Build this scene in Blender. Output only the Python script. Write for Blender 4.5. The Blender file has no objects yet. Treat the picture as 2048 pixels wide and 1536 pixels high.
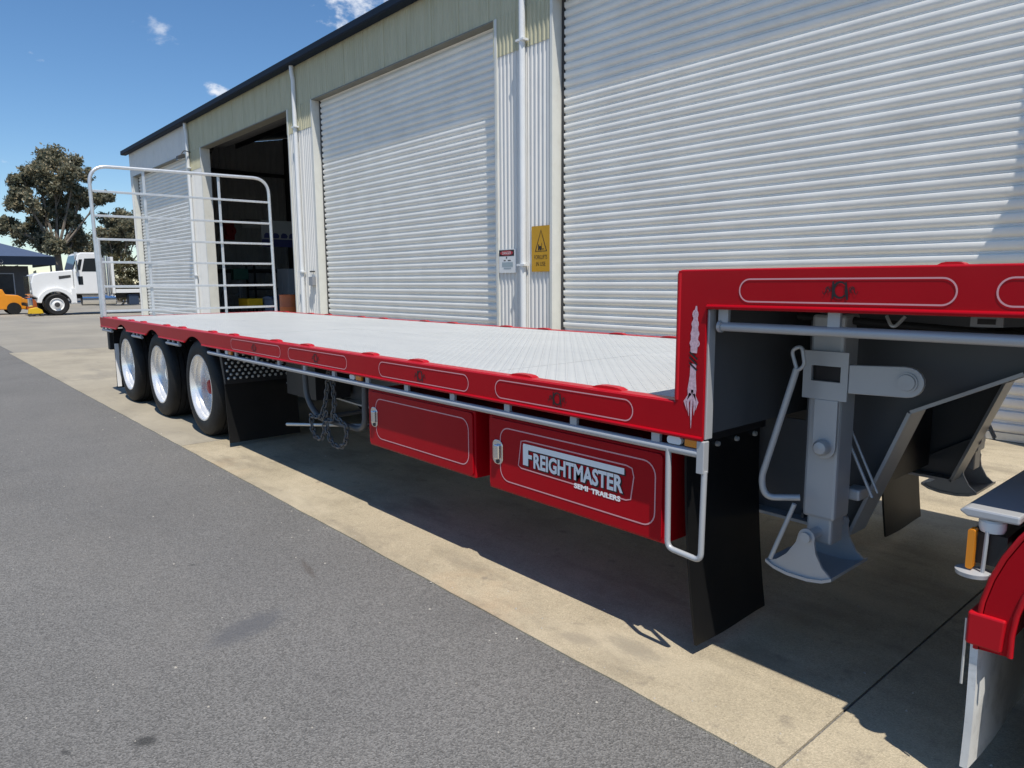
import bpy, bmesh, math, random
from mathutils import Vector, Matrix
R = math.radians
random.seed(7)
scene = bpy.context.scene
COL = scene.collection

# ------------------------------------------------------------------ camera, sky, sun, exposure
cam_data = bpy.data.cameras.new('camera')
cam_data.sensor_fit = 'HORIZONTAL'
cam_data.sensor_width = 36.0
cam_data.lens = 36.0 * 1431.5 / 2048.0
cam_data.clip_start = 0.05
cam_data.clip_end = 3000
cam = bpy.data.objects.new('camera', cam_data)
COL.objects.link(cam)
CX = Vector((0.657, 0.754, -0.007)); CZ = Vector((0.747, -0.649, 0.143))
CZ.normalize(); CX = (CX - CZ * CX.dot(CZ)).normalized(); CY = CZ.cross(CX)
m = Matrix((CX, CY, CZ)).transposed().to_4x4()
m.translation = Vector((0, 0, 1.5))
cam.matrix_world = m
scene.camera = cam

SUN = Vector((0.42, -0.175, 1.0)).normalized()
EL = math.asin(SUN.z); AZ = math.atan2(SUN.x, SUN.y)
world = bpy.data.worlds.new('World'); scene.world = world; world.use_nodes = True
nt = world.node_tree; nt.nodes.clear()
N = nt.nodes.new; L = nt.links.new
wo = N('ShaderNodeOutputWorld'); bg = N('ShaderNodeBackground'); bg.inputs['Strength'].default_value = 0.118
sky = N('ShaderNodeTexSky'); sky.sky_type = 'NISHITA'; sky.sun_disc = False
sky.sun_elevation = EL; sky.sun_rotation = AZ
sky.altitude = 20; sky.air_density = 1.0; sky.dust_density = 0.0; sky.ozone_density = 5.0
tc = N('ShaderNodeTexCoord')
nz = N('ShaderNodeTexNoise'); nz.inputs['Scale'].default_value = 9.0; nz.inputs['Detail'].default_value = 8; nz.inputs['Roughness'].default_value = 0.62
mp = N('ShaderNodeMapping'); mp.inputs['Scale'].default_value = (1, 1, 2.2); mp.inputs['Location'].default_value = (0.35, 0.2, 0.1)
L(tc.outputs['Generated'], mp.inputs['Vector']); L(mp.outputs['Vector'], nz.inputs['Vector'])
cr = N('ShaderNodeValToRGB'); cr.color_ramp.elements[0].position = 0.70; cr.color_ramp.elements[1].position = 0.88
L(nz.outputs['Fac'], cr.inputs['Fac'])
nz2 = N('ShaderNodeTexNoise'); nz2.inputs['Scale'].default_value = 42.0; nz2.inputs['Detail'].default_value = 6; nz2.inputs['Roughness'].default_value = 0.6
mp2 = N('ShaderNodeMapping'); mp2.inputs['Rotation'].default_value = (0.5, 0.2, 0.3); mp2.inputs['Scale'].default_value = (1, 0.8, 1.5)
L(tc.outputs['Generated'], mp2.inputs['Vector']); L(mp2.outputs['Vector'], nz2.inputs['Vector'])
acc = cr.outputs['Color']
nmz = N('ShaderNodeVectorMath'); nmz.operation = 'NORMALIZE'; L(tc.outputs['Generated'], nmz.inputs[0])
# small fair-weather clouds: an uneven elongated patch of noise each (direction, half width, half height, tilt, gain)
for d, rw, rh, tilt, gain in (((-0.919, 0.269, 0.287), 0.036, 0.024, -30, 0.55), ((-0.916, 0.327, 0.228), 0.034, 0.013, -22, 1.0), ((-0.805, 0.48, 0.348), 0.10, 0.055, 25, 1.0),
                              ((0.2, 0.7, 0.55), 0.3, 0.12, 10, 1.0), ((-0.3, -0.75, 0.5), 0.35, 0.15, -15, 1.0), ((0.75, -0.3, 0.4), 0.25, 0.1, 0, 1.0)):
    c = Vector(d).normalized(); h = Vector((0, 0, 1)).cross(c).normalized()*-1; v_ = h.cross(c).normalized()
    if v_.z < 0: v_ = -v_
    ca, sa = math.cos(R(tilt)), math.sin(R(tilt))
    a1 = (h*ca+v_*sa)/rw; a2 = (v_*ca-h*sa)/rh
    dots = []
    for vec in (a1, a2):
        dn = N('ShaderNodeVectorMath'); dn.operation = 'DOT_PRODUCT'; dn.inputs[1].default_value = vec; L(nmz.outputs[0], dn.inputs[0]); dots.append(dn)
    cmb = N('ShaderNodeCombineXYZ'); L(dots[0].outputs['Value'], cmb.inputs[0]); L(dots[1].outputs['Value'], cmb.inputs[1])
    ln = N('ShaderNodeVectorMath'); ln.operation = 'LENGTH'; L(cmb.outputs[0], ln.inputs[0])
    mr = N('ShaderNodeMapRange'); mr.inputs['From Min'].default_value = 1.0; mr.inputs['From Max'].default_value = 0.0; L(ln.outputs['Value'], mr.inputs['Value'])
    fr = N('ShaderNodeVectorMath'); fr.operation = 'DOT_PRODUCT'; fr.inputs[1].default_value = c; L(nmz.outputs[0], fr.inputs[0])
    gt = N('ShaderNodeMath'); gt.operation = 'GREATER_THAN'; gt.inputs[1].default_value = 0.2; L(fr.outputs['Value'], gt.inputs[0])
    mm_ = N('ShaderNodeMath'); mm_.operation = 'MULTIPLY'; L(mr.outputs[0], mm_.inputs[0]); L(gt.outputs[0], mm_.inputs[1])
    ad = N('ShaderNodeMath'); ad.operation = 'MULTIPLY_ADD'
    L(mm_.outputs[0], ad.inputs[0]); ad.inputs[1].default_value = 0.42; L(nz2.outputs['Fac'], ad.inputs[2])
    m2 = N('ShaderNodeMapRange'); m2.interpolation_type = 'SMOOTHSTEP'; m2.inputs['From Min'].default_value = 0.66; m2.inputs['From Max'].default_value = 0.98
    m2.inputs['To Max'].default_value = gain
    L(ad.outputs[0], m2.inputs['Value'])
    mz = N('ShaderNodeMath'); mz.operation = 'MULTIPLY'; L(m2.outputs[0], mz.inputs[0]); 
    g2 = N('ShaderNodeMath'); g2.operation = 'GREATER_THAN'; g2.inputs[1].default_value = 0.0; L(mm_.outputs[0], g2.inputs[0]); L(g2.outputs[0], mz.inputs[1])
    mx = N('ShaderNodeMath'); mx.operation = 'MAXIMUM'
    L(acc, mx.inputs[0]); L(mz.outputs[0], mx.inputs[1]); acc = mx.outputs[0]
clampn = N('ShaderNodeClamp'); L(acc, clampn.inputs[0])
mixc = N('ShaderNodeMix'); mixc.data_type = 'RGBA'
mixc.inputs[7].default_value = (7.4, 7.7, 8.2, 1)
fac = N('ShaderNodeMath'); fac.operation = 'MULTIPLY'; fac.inputs[1].default_value = 0.9
L(clampn.outputs[0], fac.inputs[0]); L(fac.outputs[0], mixc.inputs[0])
hsv = N('ShaderNodeHueSaturation'); hsv.inputs['Saturation'].default_value = 1.13; L(sky.outputs[0], hsv.inputs['Color']); L(hsv.outputs[0], mixc.inputs[6])
L(mixc.outputs[2], bg.inputs['Color']); L(bg.outputs[0], wo.inputs['Surface'])

sun_data = bpy.data.lights.new('sun', 'SUN'); sun_data.energy = 4.6; sun_data.angle = R(0.55); sun_data.color = (1.0, 0.945, 0.85)
sun = bpy.data.objects.new('sun', sun_data); COL.objects.link(sun)
sun.rotation_euler = SUN.to_track_quat('Z', 'Y').to_euler(); sun.location = (0, 0, 30)
vs = scene.view_settings
vs.view_transform = 'Standard'; vs.look = 'None'; vs.exposure = 0.1; vs.gamma = 1.0; vs.use_curve_mapping = False
scene.render.engine = 'CYCLES'
scene.cycles.max_bounces = 8; scene.cycles.transparent_max_bounces = 8

# ------------------------------------------------------------------ helpers
class MB:
    """collects shapes for one mesh"""
    def __init__(s): s.v = []; s.f = []
    def add(s, v, f):
        o = len(s.v); s.v += [tuple(p) for p in v]; s.f += [tuple(i + o for i in q) for q in f]; return s
    def box(s, x0, x1, y0, y1, z0, z1):
        return s.add([(x0,y0,z0),(x1,y0,z0),(x1,y1,z0),(x0,y1,z0),(x0,y0,z1),(x1,y0,z1),(x1,y1,z1),(x0,y1,z1)],
                     [(0,3,2,1),(4,5,6,7),(0,1,5,4),(1,2,6,5),(2,3,7,6),(3,0,4,7)])
    def prism(s, poly, axis, a, b):
        """poly in the two other axes (x,z for 'y'; y,z for 'x'; x,y for 'z')"""
        def P(p, t):
            return {'y': (p[0], t, p[1]), 'x': (t, p[0], p[1]), 'z': (p[0], p[1], t)}[axis]
        n = len(poly)
        v = [P(p, a) for p in poly] + [P(p, b) for p in poly]
        f = [tuple(range(n)), tuple(range(2*n-1, n-1, -1))] + [(i, i+n, (i+1) % n + n, (i+1) % n) for i in range(n)]
        return s.add(v, f)
    def tube(s, pts, r, n=10, closed=False, cap=True):
        pts = [Vector(p) for p in pts]; m = len(pts)
        rad = r if isinstance(r, (list, tuple)) else [r]*m
        tang = []
        for i in range(m):
            a = pts[(i-1) % m] if (closed or i > 0) else pts[i]
            b = pts[(i+1) % m] if (closed or i < m-1) else pts[i]
            t = (b-a); tang.append(t.normalized() if t.length > 1e-9 else Vector((0,0,1)))
        u = tang[0].orthogonal().normalized(); v = []
        for i in range(m):
            t = tang[i]; u = (u - t*u.dot(t))
            u = u.normalized() if u.length > 1e-6 else t.orthogonal().normalized()
            w = t.cross(u)
            for k in range(n):
                a = 2*math.pi*k/n
                v.append(pts[i] + (u*math.cos(a)+w*math.sin(a))*rad[i])
        f = []
        for i in range(m if closed else m-1):
            j = (i+1) % m
            for k in range(n):
                f.append((i*n+k, i*n+(k+1) % n, j*n+(k+1) % n, j*n+k))
        if cap and not closed:
            f.append(tuple(range(n-1, -1, -1))); f.append(tuple((m-1)*n+k for k in range(n)))
        return s.add(v, f)
    def cyl(s, a, b, r, n=16): return s.tube([a, b], r, n)
    def lathe(s, prof, c, axis='y', n=32, closed=False):
        """prof: (along axis, radius)"""
        v = []; f = []; m = len(prof)
        for (t, r) in prof:
            for k in range(n):
                a = 2*math.pi*k/n; p, q = r*math.cos(a), r*math.sin(a)
                v.append({'y': (c[0]+p, c[1]+t, c[2]+q), 'x': (c[0]+t, c[1]+p, c[2]+q), 'z': (c[0]+p, c[1]+q, c[2]+t)}[axis])
        for i in range(m if closed else m-1):
            j = (i+1) % m
            for k in range(n):
                f.append((i*n+k, i*n+(k+1) % n, j*n+(k+1) % n, j*n+k))
        return s.add(v, f)
    def ribbon(s, pts, w, y, closed=False, plane='xz'):
        """flat painted line on a face that looks towards -y"""
        m = len(pts); v = []; f = []
        ws = w if isinstance(w, (list, tuple)) else [w]*m
        for i in range(m):
            a = pts[(i-1) % m] if (closed or i > 0) else pts[i]
            b = pts[(i+1) % m] if (closed or i < m-1) else pts[i]
            t = Vector((b[0]-a[0], b[1]-a[1])); t.normalize(); nrm = Vector((-t.y, t.x))*ws[i]/2
            for sg in (1, -1):
                v.append((pts[i][0]+sg*nrm.x, y, pts[i][1]+sg*nrm.y))
        for i in range(m if closed else m-1):
            j = (i+1) % m; f.append((2*i, 2*i+1, 2*j+1, 2*j))
        return s.add(v, f)
    def mesh(s, name, smooth=None, fix=True):
        me = bpy.data.meshes.new(name); me.from_pydata(s.v, [], s.f)
        if fix:
            bm = bmesh.new(); bm.from_mesh(me); bmesh.ops.recalc_face_normals(bm, faces=bm.faces); bm.to_mesh(me); bm.free()
        if smooth:
            me.shade_smooth()
            try: me.set_sharp_from_angle(angle=R(smooth))
            except Exception: pass
        me.update(); return me

def obj(name, mb, mat, parent=None, smooth=None, bevel=0, label=None, kind=None, fix=True, seg=2):
    me = mb.mesh(name, smooth, fix) if isinstance(mb, MB) else mb
    o = bpy.data.objects.new(name, me); COL.objects.link(o)
    if mat is not None and not me.materials: me.materials.append(M[mat] if isinstance(mat, str) else mat)
    if parent is not None:
        o.parent = parent; o.matrix_parent_inverse = parent_world(parent).inverted()
    if bevel:
        b = o.modifiers.new('bevel', 'BEVEL'); b.width = bevel; b.segments = seg; b.limit_method = 'ANGLE'; b.angle_limit = R(40)
        b.harden_normals = False
    if label: o['label'] = label
    if kind: o['kind'] = kind
    return o
def parent_world(p):
    w = Matrix.Translation(p.location) @ p.rotation_euler.to_matrix().to_4x4()
    if p.parent is not None: w = parent_world(p.parent) @ p.matrix_parent_inverse @ w
    return w
def empty(name, loc, label, cat, group=None):
    o = bpy.data.objects.new(name, None); COL.objects.link(o); o.location = loc; o.empty_display_size = 0.2
    return tag(o, label, cat, group)
def tag(o, label, cat, group=None):
    o['label'] = label; o['category'] = cat
    if group: o['group'] = group
    return o
def rrect(x0, x1, z0, z1, r, n=6):
    p = []
    for cx, cz, a0 in ((x1-r, z1-r, 0), (x0+r, z1-r, 90), (x0+r, z0+r, 180), (x1-r, z0+r, 270)):
        for i in range(n+1):
            a = R(a0+90*i/n); p.append((cx+r*math.cos(a), cz+r*math.sin(a)))
    return p
def fillet(pts, r, n=6):
    """round the inner corners of a 3-d polyline"""
    pts = [Vector(p) for p in pts]; out = [pts[0]]
    for i in range(1, len(pts)-1):
        a, b, c = pts[i-1], pts[i], pts[i+1]
        d = min(r, (a-b).length*0.49, (c-b).length*0.49)
        p0 = b+(a-b).normalized()*d; p2 = b+(c-b).normalized()*d
        for k in range(n+1):
            t = k/n; out.append(p0*(1-t)**2+b*2*t*(1-t)+p2*t*t)
    out.append(pts[-1]); return out
def text_mb(body, size, x, y, z, align='LEFT', bold=0.0, shear=0.0, sx=1.0, width=None):
    """flat lettering that faces -y; x,z is the left end of the baseline"""
    cu = bpy.data.curves.new('lettering', 'FONT'); cu.body = body; cu.size = size; cu.align_x = align
    cu.offset = bold; cu.shear = shear; cu.resolution_u = 3
    o = bpy.data.objects.new('lettering', cu); COL.objects.link(o)
    dg = bpy.context.evaluated_depsgraph_get(); dg.update()
    me = bpy.data.meshes.new_from_object(o.evaluated_get(dg))
    vs_ = [v.co.copy() for v in me.vertices]; fs = [tuple(p.vertices) for p in me.polygons]
    bpy.data.objects.remove(o); bpy.data.curves.remove(cu); bpy.data.meshes.remove(me)
    mb = MB()
    if not vs_: return mb
    if width:
        lo = min(v.x for v in vs_); hi = max(v.x for v in vs_); sx = width/max(hi-lo, 1e-6)
    mb.add([(x+v.x*sx, y, z+v.y) for v in vs_], fs)
    return mb

# ------------------------------------------------------------------ materials (all node-based)
M = {}
def mat(name, col, rough=0.5, metal=0.0, var=0.06, vscale=3.0, bump=0.0, bscale=200.0, coat=0.0, spec=0.5, dirt=None, dirt_amt=0.0, dirt_scale=1.2, rvar=0.0):
    m = bpy.data.materials.new(name); m.use_nodes = True; t = m.node_tree; b = t.nodes['Principled BSDF']
    n = t.nodes.new; l = t.links.new
    g = n('ShaderNodeNewGeometry')
    ns = n('ShaderNodeTexNoise'); ns.inputs['Scale'].default_value = vscale; ns.inputs['Detail'].default_value = 6; ns.inputs['Roughness'].default_value = 0.6
    l(g.outputs['Position'], ns.inputs['Vector'])
    mr = n('ShaderNodeMapRange'); mr.inputs['From Min'].default_value = 0.3; mr.inputs['From Max'].default_value = 0.7
    mr.inputs['To Min'].default_value = 1-var; mr.inputs['To Max'].default_value = 1+var
    l(ns.outputs['Fac'], mr.inputs['Value'])
    mul = n('ShaderNodeVectorMath'); mul.operation = 'SCALE'; mul.inputs[0].default_value = col[:3]
    l(mr.outputs[0], mul.inputs['Scale'])
    src = mul.outputs[0]
    if dirt is not None:
        nd = n('ShaderNodeTexNoise'); nd.inputs['Scale'].default_value = dirt_scale; nd.inputs['Detail'].default_value = 8; nd.inputs['Roughness'].default_value = 0.7
        l(g.outputs['Position'], nd.inputs['Vector'])
        md = n('ShaderNodeMapRange'); md.inputs['From Min'].default_value = 0.5; md.inputs['From Max'].default_value = 0.75; md.inputs['To Max'].default_value = dirt_amt
        l(nd.outputs['Fac'], md.inputs['Value'])
        mx = n('ShaderNodeMix'); mx.data_type = 'RGBA'; mx.inputs[7].default_value = (*dirt[:3], 1)
        l(md.outputs[0], mx.inputs[0]); l(src, mx.inputs[6]); src = mx.outputs[2]
    l(src, b.inputs['Base Color'])
    b.inputs['Metallic'].default_value = metal; b.inputs['Roughness'].default_value = rough
    b.inputs['Coat Weight'].default_value = coat; b.inputs['Coat Roughness'].default_value = 0.06
    b.inputs['Specular IOR Level'].default_value = spec
    if rvar:
        m3 = n('ShaderNodeMapRange'); m3.inputs['From Min'].default_value = 0.3; m3.inputs['From Max'].default_value = 0.7
        m3.inputs['To Min'].default_value = rough-rvar; m3.inputs['To Max'].default_value = rough+rvar
        l(ns.outputs['Fac'], m3.inputs['Value']); l(m3.outputs[0], b.inputs['Roughness'])
    if bump:
        nb = n('ShaderNodeTexNoise'); nb.inputs['Scale'].default_value = bscale; nb.inputs['Detail'].default_value = 3
        l(g.outputs['Position'], nb.inputs['Vector'])
        bp = n('ShaderNodeBump'); bp.inputs['Strength'].default_value = bump; bp.inputs['Distance'].default_value = 0.004
        l(nb.outputs['Fac'], bp.inputs['Height']); l(bp.outputs[0], b.inputs['Normal'])
    M[name] = m; return m

mat('red_paint', (0.40, 0.002, 0.009), 0.30, var=0.05, coat=0.05, spec=0.16, bump=0.03, bscale=35)
mat('red_bright', (0.48, 0.006, 0.014), 0.35, var=0.05, coat=0.05, spec=0.25)
mat('silver_paint', (0.46, 0.47, 0.485), 0.42, metal=0.25, var=0.05, bump=0.03, bscale=60)
mat('grey_chassis', (0.10, 0.106, 0.116), 0.45, metal=0.15, var=0.08, bump=0.03, bscale=60)
mat('black_paint', (0.018, 0.018, 0.02), 0.45, var=0.15)
mat('black_rubber', (0.013, 0.013, 0.0135), 0.6, var=0.2, vscale=9, bump=0.1, bscale=90, spec=0.3, dirt=(0.06, 0.056, 0.05), dirt_amt=0.22, dirt_scale=6)
mat('flap_rubber', (0.008, 0.008, 0.0085), 0.5, spec=0.25, var=0.2, vscale=5, bump=0.08, bscale=30)
mat('polished_alloy', (0.90, 0.89, 0.87), 0.27, metal=0.55, var=0.03, rvar=0.04, vscale=14)
mat('galvanised', (0.62, 0.64, 0.65), 0.38, metal=0.55, var=0.08, vscale=12, bump=0.04, bscale=80)
mat('chrome', (0.8, 0.81, 0.82), 0.1, metal=1.0, var=0.02)
mat('white_print', (0.90, 0.89, 0.88), 0.5, var=0.02)
mat('pink_stripe', (0.70, 0.34, 0.36), 0.4, var=0.03)
mat('pink_scroll', (0.62, 0.42, 0.48), 0.4, var=0.25, vscale=90)
mat('black_print', (0.012, 0.008, 0.009), 0.5, var=0.05)
mat('amber_lens', (0.75, 0.25, 0.012), 0.15, var=0.05, coat=0.6)
mat('clear_lens', (0.75, 0.76, 0.76), 0.12, var=0.05, coat=0.6)
mat('red_lens', (0.5, 0.01, 0.01), 0.15, var=0.05, coat=0.6)
mat('white_flap', (0.70, 0.70, 0.68), 0.55, var=0.08, vscale=6, bump=0.05, bscale=40, dirt=(0.16, 0.15, 0.13), dirt_amt=0.75, dirt_scale=5)
mat('wall_steel', (0.74, 0.73, 0.70), 0.5, spec=0.25, var=0.04, vscale=1.5, dirt=(0.40, 0.41, 0.40), dirt_amt=0.35, dirt_scale=1.5)
mat('slat_steel', (0.82, 0.81, 0.77), 0.5, spec=0.22, var=0.05, vscale=2.0, dirt=(0.58, 0.575, 0.555), dirt_amt=0.3, dirt_scale=1.1)
mat('cream_flashing', (0.66, 0.66, 0.61), 0.5, var=0.05, vscale=3, dirt=(0.42, 0.40, 0.32), dirt_amt=0.35, dirt_scale=2.5)
mat('white_pipe', (0.74, 0.755, 0.76), 0.35, var=0.03, vscale=4)
mat('roof_blue', (0.010, 0.018, 0.034), 0.65, spec=0.15, var=0.08)
mat('dark_steel', (0.045, 0.045, 0.047), 0.6, var=0.12)
mat('inner_steel', (0.46, 0.465, 0.47), 0.5, var=0.06)
mat('sign_yellow', (0.55, 0.29, 0.006), 0.45, var=0.05, vscale=9)
mat('sign_white', (0.72, 0.73, 0.73), 0.45, var=0.03)
mat('sign_red', (0.42, 0.03, 0.04), 0.45, var=0.05)
mat('truck_white', (0.80, 0.80, 0.79), 0.3, var=0.02, coat=0.3)
mat('dark_glass', (0.02, 0.024, 0.026), 0.08, var=0.1)
mat('machine_orange', (0.78, 0.28, 0.012), 0.4, var=0.05)
mat('machine_yellow', (0.72, 0.45, 0.02), 0.4, var=0.05)
mat('colorbond_blue', (0.075, 0.10, 0.16), 0.4, var=0.05)
mat('trunk_bark', (0.20, 0.165, 0.13), 0.85, var=0.3, vscale=3, bump=0.5, bscale=8)
mat('drum_orange', (0.42, 0.11, 0.03), 0.5, var=0.1)
mat('bin_blue', (0.03, 0.05, 0.09), 0.5, var=0.1)
mat('cabinet_grey', (0.28, 0.29, 0.31), 0.5, var=0.05)
mat('machine_green', (0.05, 0.16, 0.12), 0.5, var=0.08)
mat('banner_white', (0.30, 0.31, 0.30), 0.6, var=0.05)
mat('print_blue_grey', (0.33, 0.40, 0.43), 0.5, var=0.05)
mat('banner_blue', (0.03, 0.035, 0.12), 0.6, var=0.05)
mat('grit', (0.42, 0.39, 0.34), 0.8, var=0.5, vscale=40)
mat('head_shade', (0.20, 0.195, 0.165), 0.6, var=0.1)  # dark tone holds the shade under the door heads
mat('brick_tan', (0.33, 0.26, 0.2), 0.8, var=0.1)

def ramp_mat(name, stops, scale, rough, fine, fine_amt, bump, spots=None, second=None, stain=None, lines=None):
    """ground: broad patches + fine speckle + optional stains, in world metres"""
    m = bpy.data.materials.new(name); m.use_nodes = True; t = m.node_tree; b = t.nodes['Principled BSDF']
    n = t.nodes.new; l = t.links.new
    g = n('ShaderNodeNewGeometry')
    a = n('ShaderNodeTexNoise'); a.inputs['Scale'].default_value = scale; a.inputs['Detail'].default_value = 9; a.inputs['Roughness'].default_value = 0.68
    l(g.outputs['Position'], a.inputs['Vector'])
    r = n('ShaderNodeValToRGB'); e = r.color_ramp.elements
    e[0].position, e[0].color = stops[0][0], (*stops[0][1], 1); e[1].position, e[1].color = stops[-1][0], (*stops[-1][1], 1)
    for p, c in stops[1:-1]:
        q = e.new(p); q.color = (*c, 1)
    l(a.outputs['Fac'], r.inputs['Fac']); src = r.outputs['Color']
    f1 = n('ShaderNodeTexNoise'); f1.inputs['Scale'].default_value = fine; f1.inputs['Detail'].default_value = 4; f1.inputs['Roughness'].default_value = 0.75
    l(g.outputs['Position'], f1.inputs['Vector'])
    mr = n('ShaderNodeMapRange'); mr.inputs['From Min'].default_value = 0.25; mr.inputs['From Max'].default_value = 0.75
    mr.inputs['To Min'].default_value = 1-fine_amt; mr.inputs['To Max'].default_value = 1+fine_amt
    l(f1.outputs['Fac'], mr.inputs['Value'])
    sc = n('ShaderNodeVectorMath'); sc.operation = 'SCALE'; l(src, sc.inputs[0]); l(mr.outputs[0], sc.inputs['Scale']); src = sc.outputs[0]
    h = f1.outputs['Fac']
    if second:                                     # stones in the binder
        v = n('ShaderNodeTexVoronoi'); v.inputs['Scale'].default_value = second[0]; l(g.outputs['Position'], v.inputs['Vector'])
        m2 = n('ShaderNodeMapRange'); m2.inputs['To Min'].default_value = 1-second[1]; m2.inputs['To Max'].default_value = 1+second[1]
        sep = n('ShaderNodeSeparateColor'); l(v.outputs['Color'], sep.inputs[0]); l(sep.outputs[0], m2.inputs['Value'])
        s2 = n('ShaderNodeVectorMath'); s2.operation = 'SCALE'; l(src, s2.inputs[0]); l(m2.outputs[0], s2.inputs['Scale']); src = s2.outputs[0]
        h = v.outputs['Distance']
    for (col, sca, lo, hi, amt, stretch) in (stain or []):
        mp_ = n('ShaderNodeMapping'); mp_.inputs['Scale'].default_value = stretch; l(g.outputs['Position'], mp_.inputs['Vector'])
        s = n('ShaderNodeTexNoise'); s.inputs['Scale'].default_value = sca; s.inputs['Detail'].default_value = 7; s.inputs['Roughness'].default_value = 0.62
        l(mp_.outputs[0], s.inputs['Vector'])
        m3 = n('ShaderNodeMapRange'); m3.inputs['From Min'].default_value = lo; m3.inputs['From Max'].default_value = hi; m3.inputs['To Max'].default_value = amt
        l(s.outputs['Fac'], m3.inputs['Value'])
        mx = n('ShaderNodeMix'); mx.data_type = 'RGBA'; mx.inputs[7].default_value = (*col, 1)
        l(m3.outputs[0], mx.inputs[0]); l(src, mx.inputs[6]); src = mx.outputs[2]
    for (cx_, cy_, rx_, ry_, rot, col, amt) in (spots or []):        # oil drips and rubbed marks with their own shape
        mp_ = n('ShaderNodeMapping'); mp_.vector_type = 'TEXTURE'
        mp_.inputs['Location'].default_value = (cx_, cy_, 0); mp_.inputs['Rotation'].default_value = (0, 0, rot); mp_.inputs['Scale'].default_value = (rx_, ry_, 1)
        l(g.outputs['Position'], mp_.inputs['Vector'])
        wn = n('ShaderNodeTexNoise'); wn.inputs['Scale'].default_value = 3.2; wn.inputs['Detail'].default_value = 9; wn.inputs['Roughness'].default_value = 0.7; l(mp_.outputs[0], wn.inputs['Vector'])
        ws = n('ShaderNodeVectorMath'); ws.operation = 'MULTIPLY_ADD'; ws.inputs[1].default_value = (1.6, 1.6, 0); ws.inputs[2].default_value = (-0.8, -0.8, 0)
        l(wn.outputs['Color'], ws.inputs[0])
        wa = n('ShaderNodeVectorMath'); wa.operation = 'ADD'; l(mp_.outputs[0], wa.inputs[0]); l(ws.outputs[0], wa.inputs[1])
        fl = n('ShaderNodeVectorMath'); fl.operation = 'MULTIPLY'; fl.inputs[1].default_value = (1, 1, 0); l(wa.outputs[0], fl.inputs[0])
        ln = n('ShaderNodeVectorMath'); ln.operation = 'LENGTH'; l(fl.outputs[0], ln.inputs[0])
        m3 = n('ShaderNodeMapRange'); m3.interpolation_type = 'SMOOTHSTEP'; m3.inputs['From Min'].default_value = 1.25; m3.inputs['From Max'].default_value = 0.35; m3.inputs['To Max'].default_value = amt
        l(ln.outputs['Value'], m3.inputs['Value'])
        mx = n('ShaderNodeMix'); mx.data_type = 'RGBA'; mx.inputs[7].default_value = (*col, 1)
        l(m3.outputs[0], mx.inputs[0]); l(src, mx.inputs[6]); src = mx.outputs[2]
    l(src, b.inputs['Base Color']); b.inputs['Roughness'].default_value = rough; b.inputs['Specular IOR Level'].default_value = 0.35
    bp = n('ShaderNodeBump'); bp.inputs['Strength'].default_value = bump; bp.inputs['Distance'].default_value = 0.006
    l(h, bp.inputs['Height']); l(bp.outputs[0], b.inputs['Normal'])
    M[name] = m

ramp_mat('asphalt', [(0.3, (0.143, 0.139, 0.133)), (0.55, (0.170, 0.165, 0.157)), (0.75, (0.190, 0.183, 0.172))], 0.55, 0.8, 360, 0.40, 0.7, second=(165, 0.36),
         stain=[((0.10, 0.098, 0.096), 0.9, 0.6, 0.78, 0.45, (1, 1, 1)), ((0.19, 0.175, 0.155), 0.35, 0.55, 0.8, 0.4, (0.5, 1.4, 1))],
         spots=[(-2.445, 0.505, 0.045, 0.032, 0.9, (0.04, 0.04, 0.039), 0.8), (-3.0, 1.06, 0.10, 0.22, 0.3, (0.105, 0.107, 0.115), 0.7),
                (-3.43, 1.545, 0.16, 0.022, -0.2, (0.10, 0.085, 0.075), 0.6), (-2.555, 0.295, 0.022, 0.014, 0.6, (0.05, 0.05, 0.05), 0.7), (-3.9, 1.106, 0.022, 0.012, 0.9, (0.05, 0.05, 0.05), 0.7)])
ramp_mat('concrete', [(0.28, (0.30, 0.255, 0.18)), (0.5, (0.405, 0.345, 0.245)), (0.72, (0.48, 0.41, 0.295))], 1.7, 0.75, 170, 0.3, 0.35, second=(210, 0.12),
         stain=[((0.21, 0.18, 0.135), 2.2, 0.52, 0.72, 0.75, (0.5, 1.5, 1)), ((0.55, 0.475, 0.35), 1.3, 0.52, 0.70, 0.6, (0.7, 1.3, 1)), ((0.42, 0.27, 0.15), 0.9, 0.58, 0.74, 0.45, (1, 1, 1)), ((0.15, 0.13, 0.11), 8, 0.60, 0.74, 0.6, (1, 1, 1)), ((0.12, 0.11, 0.095), 24, 0.64, 0.74, 0.5, (0.7, 1.2, 1))],
         spots=[(-1.75, 2.17, 0.16, 0.07, 0.0, (0.16, 0.145, 0.12), 0.45), (-1.95, 2.06, 0.10, 0.05, 0.3, (0.19, 0.17, 0.14), 0.4)])
ramp_mat('worn_concrete', [(0.28, (0.265, 0.235, 0.182)), (0.5, (0.34, 0.303, 0.236)), (0.72, (0.40, 0.355, 0.275))], 1.0, 0.75, 120, 0.18, 0.2,
         stain=[((0.20, 0.185, 0.16), 1.6, 0.52, 0.72, 0.6, (0.4, 1.5, 1))])
ramp_mat('yard_concrete', [(0.28, (0.235, 0.218, 0.185)), (0.5, (0.285, 0.263, 0.222)), (0.72, (0.34, 0.312, 0.26))], 0.35, 0.75, 60, 0.12, 0.15,
         stain=[((0.17, 0.165, 0.155), 0.5, 0.52, 0.75, 0.5, (0.25, 1.0, 1))])
ramp_mat('joint_sealant', [(0.3, (0.05, 0.047, 0.043)), (0.7, (0.075, 0.07, 0.062))], 8, 0.85, 150, 0.2, 0.2)

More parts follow.
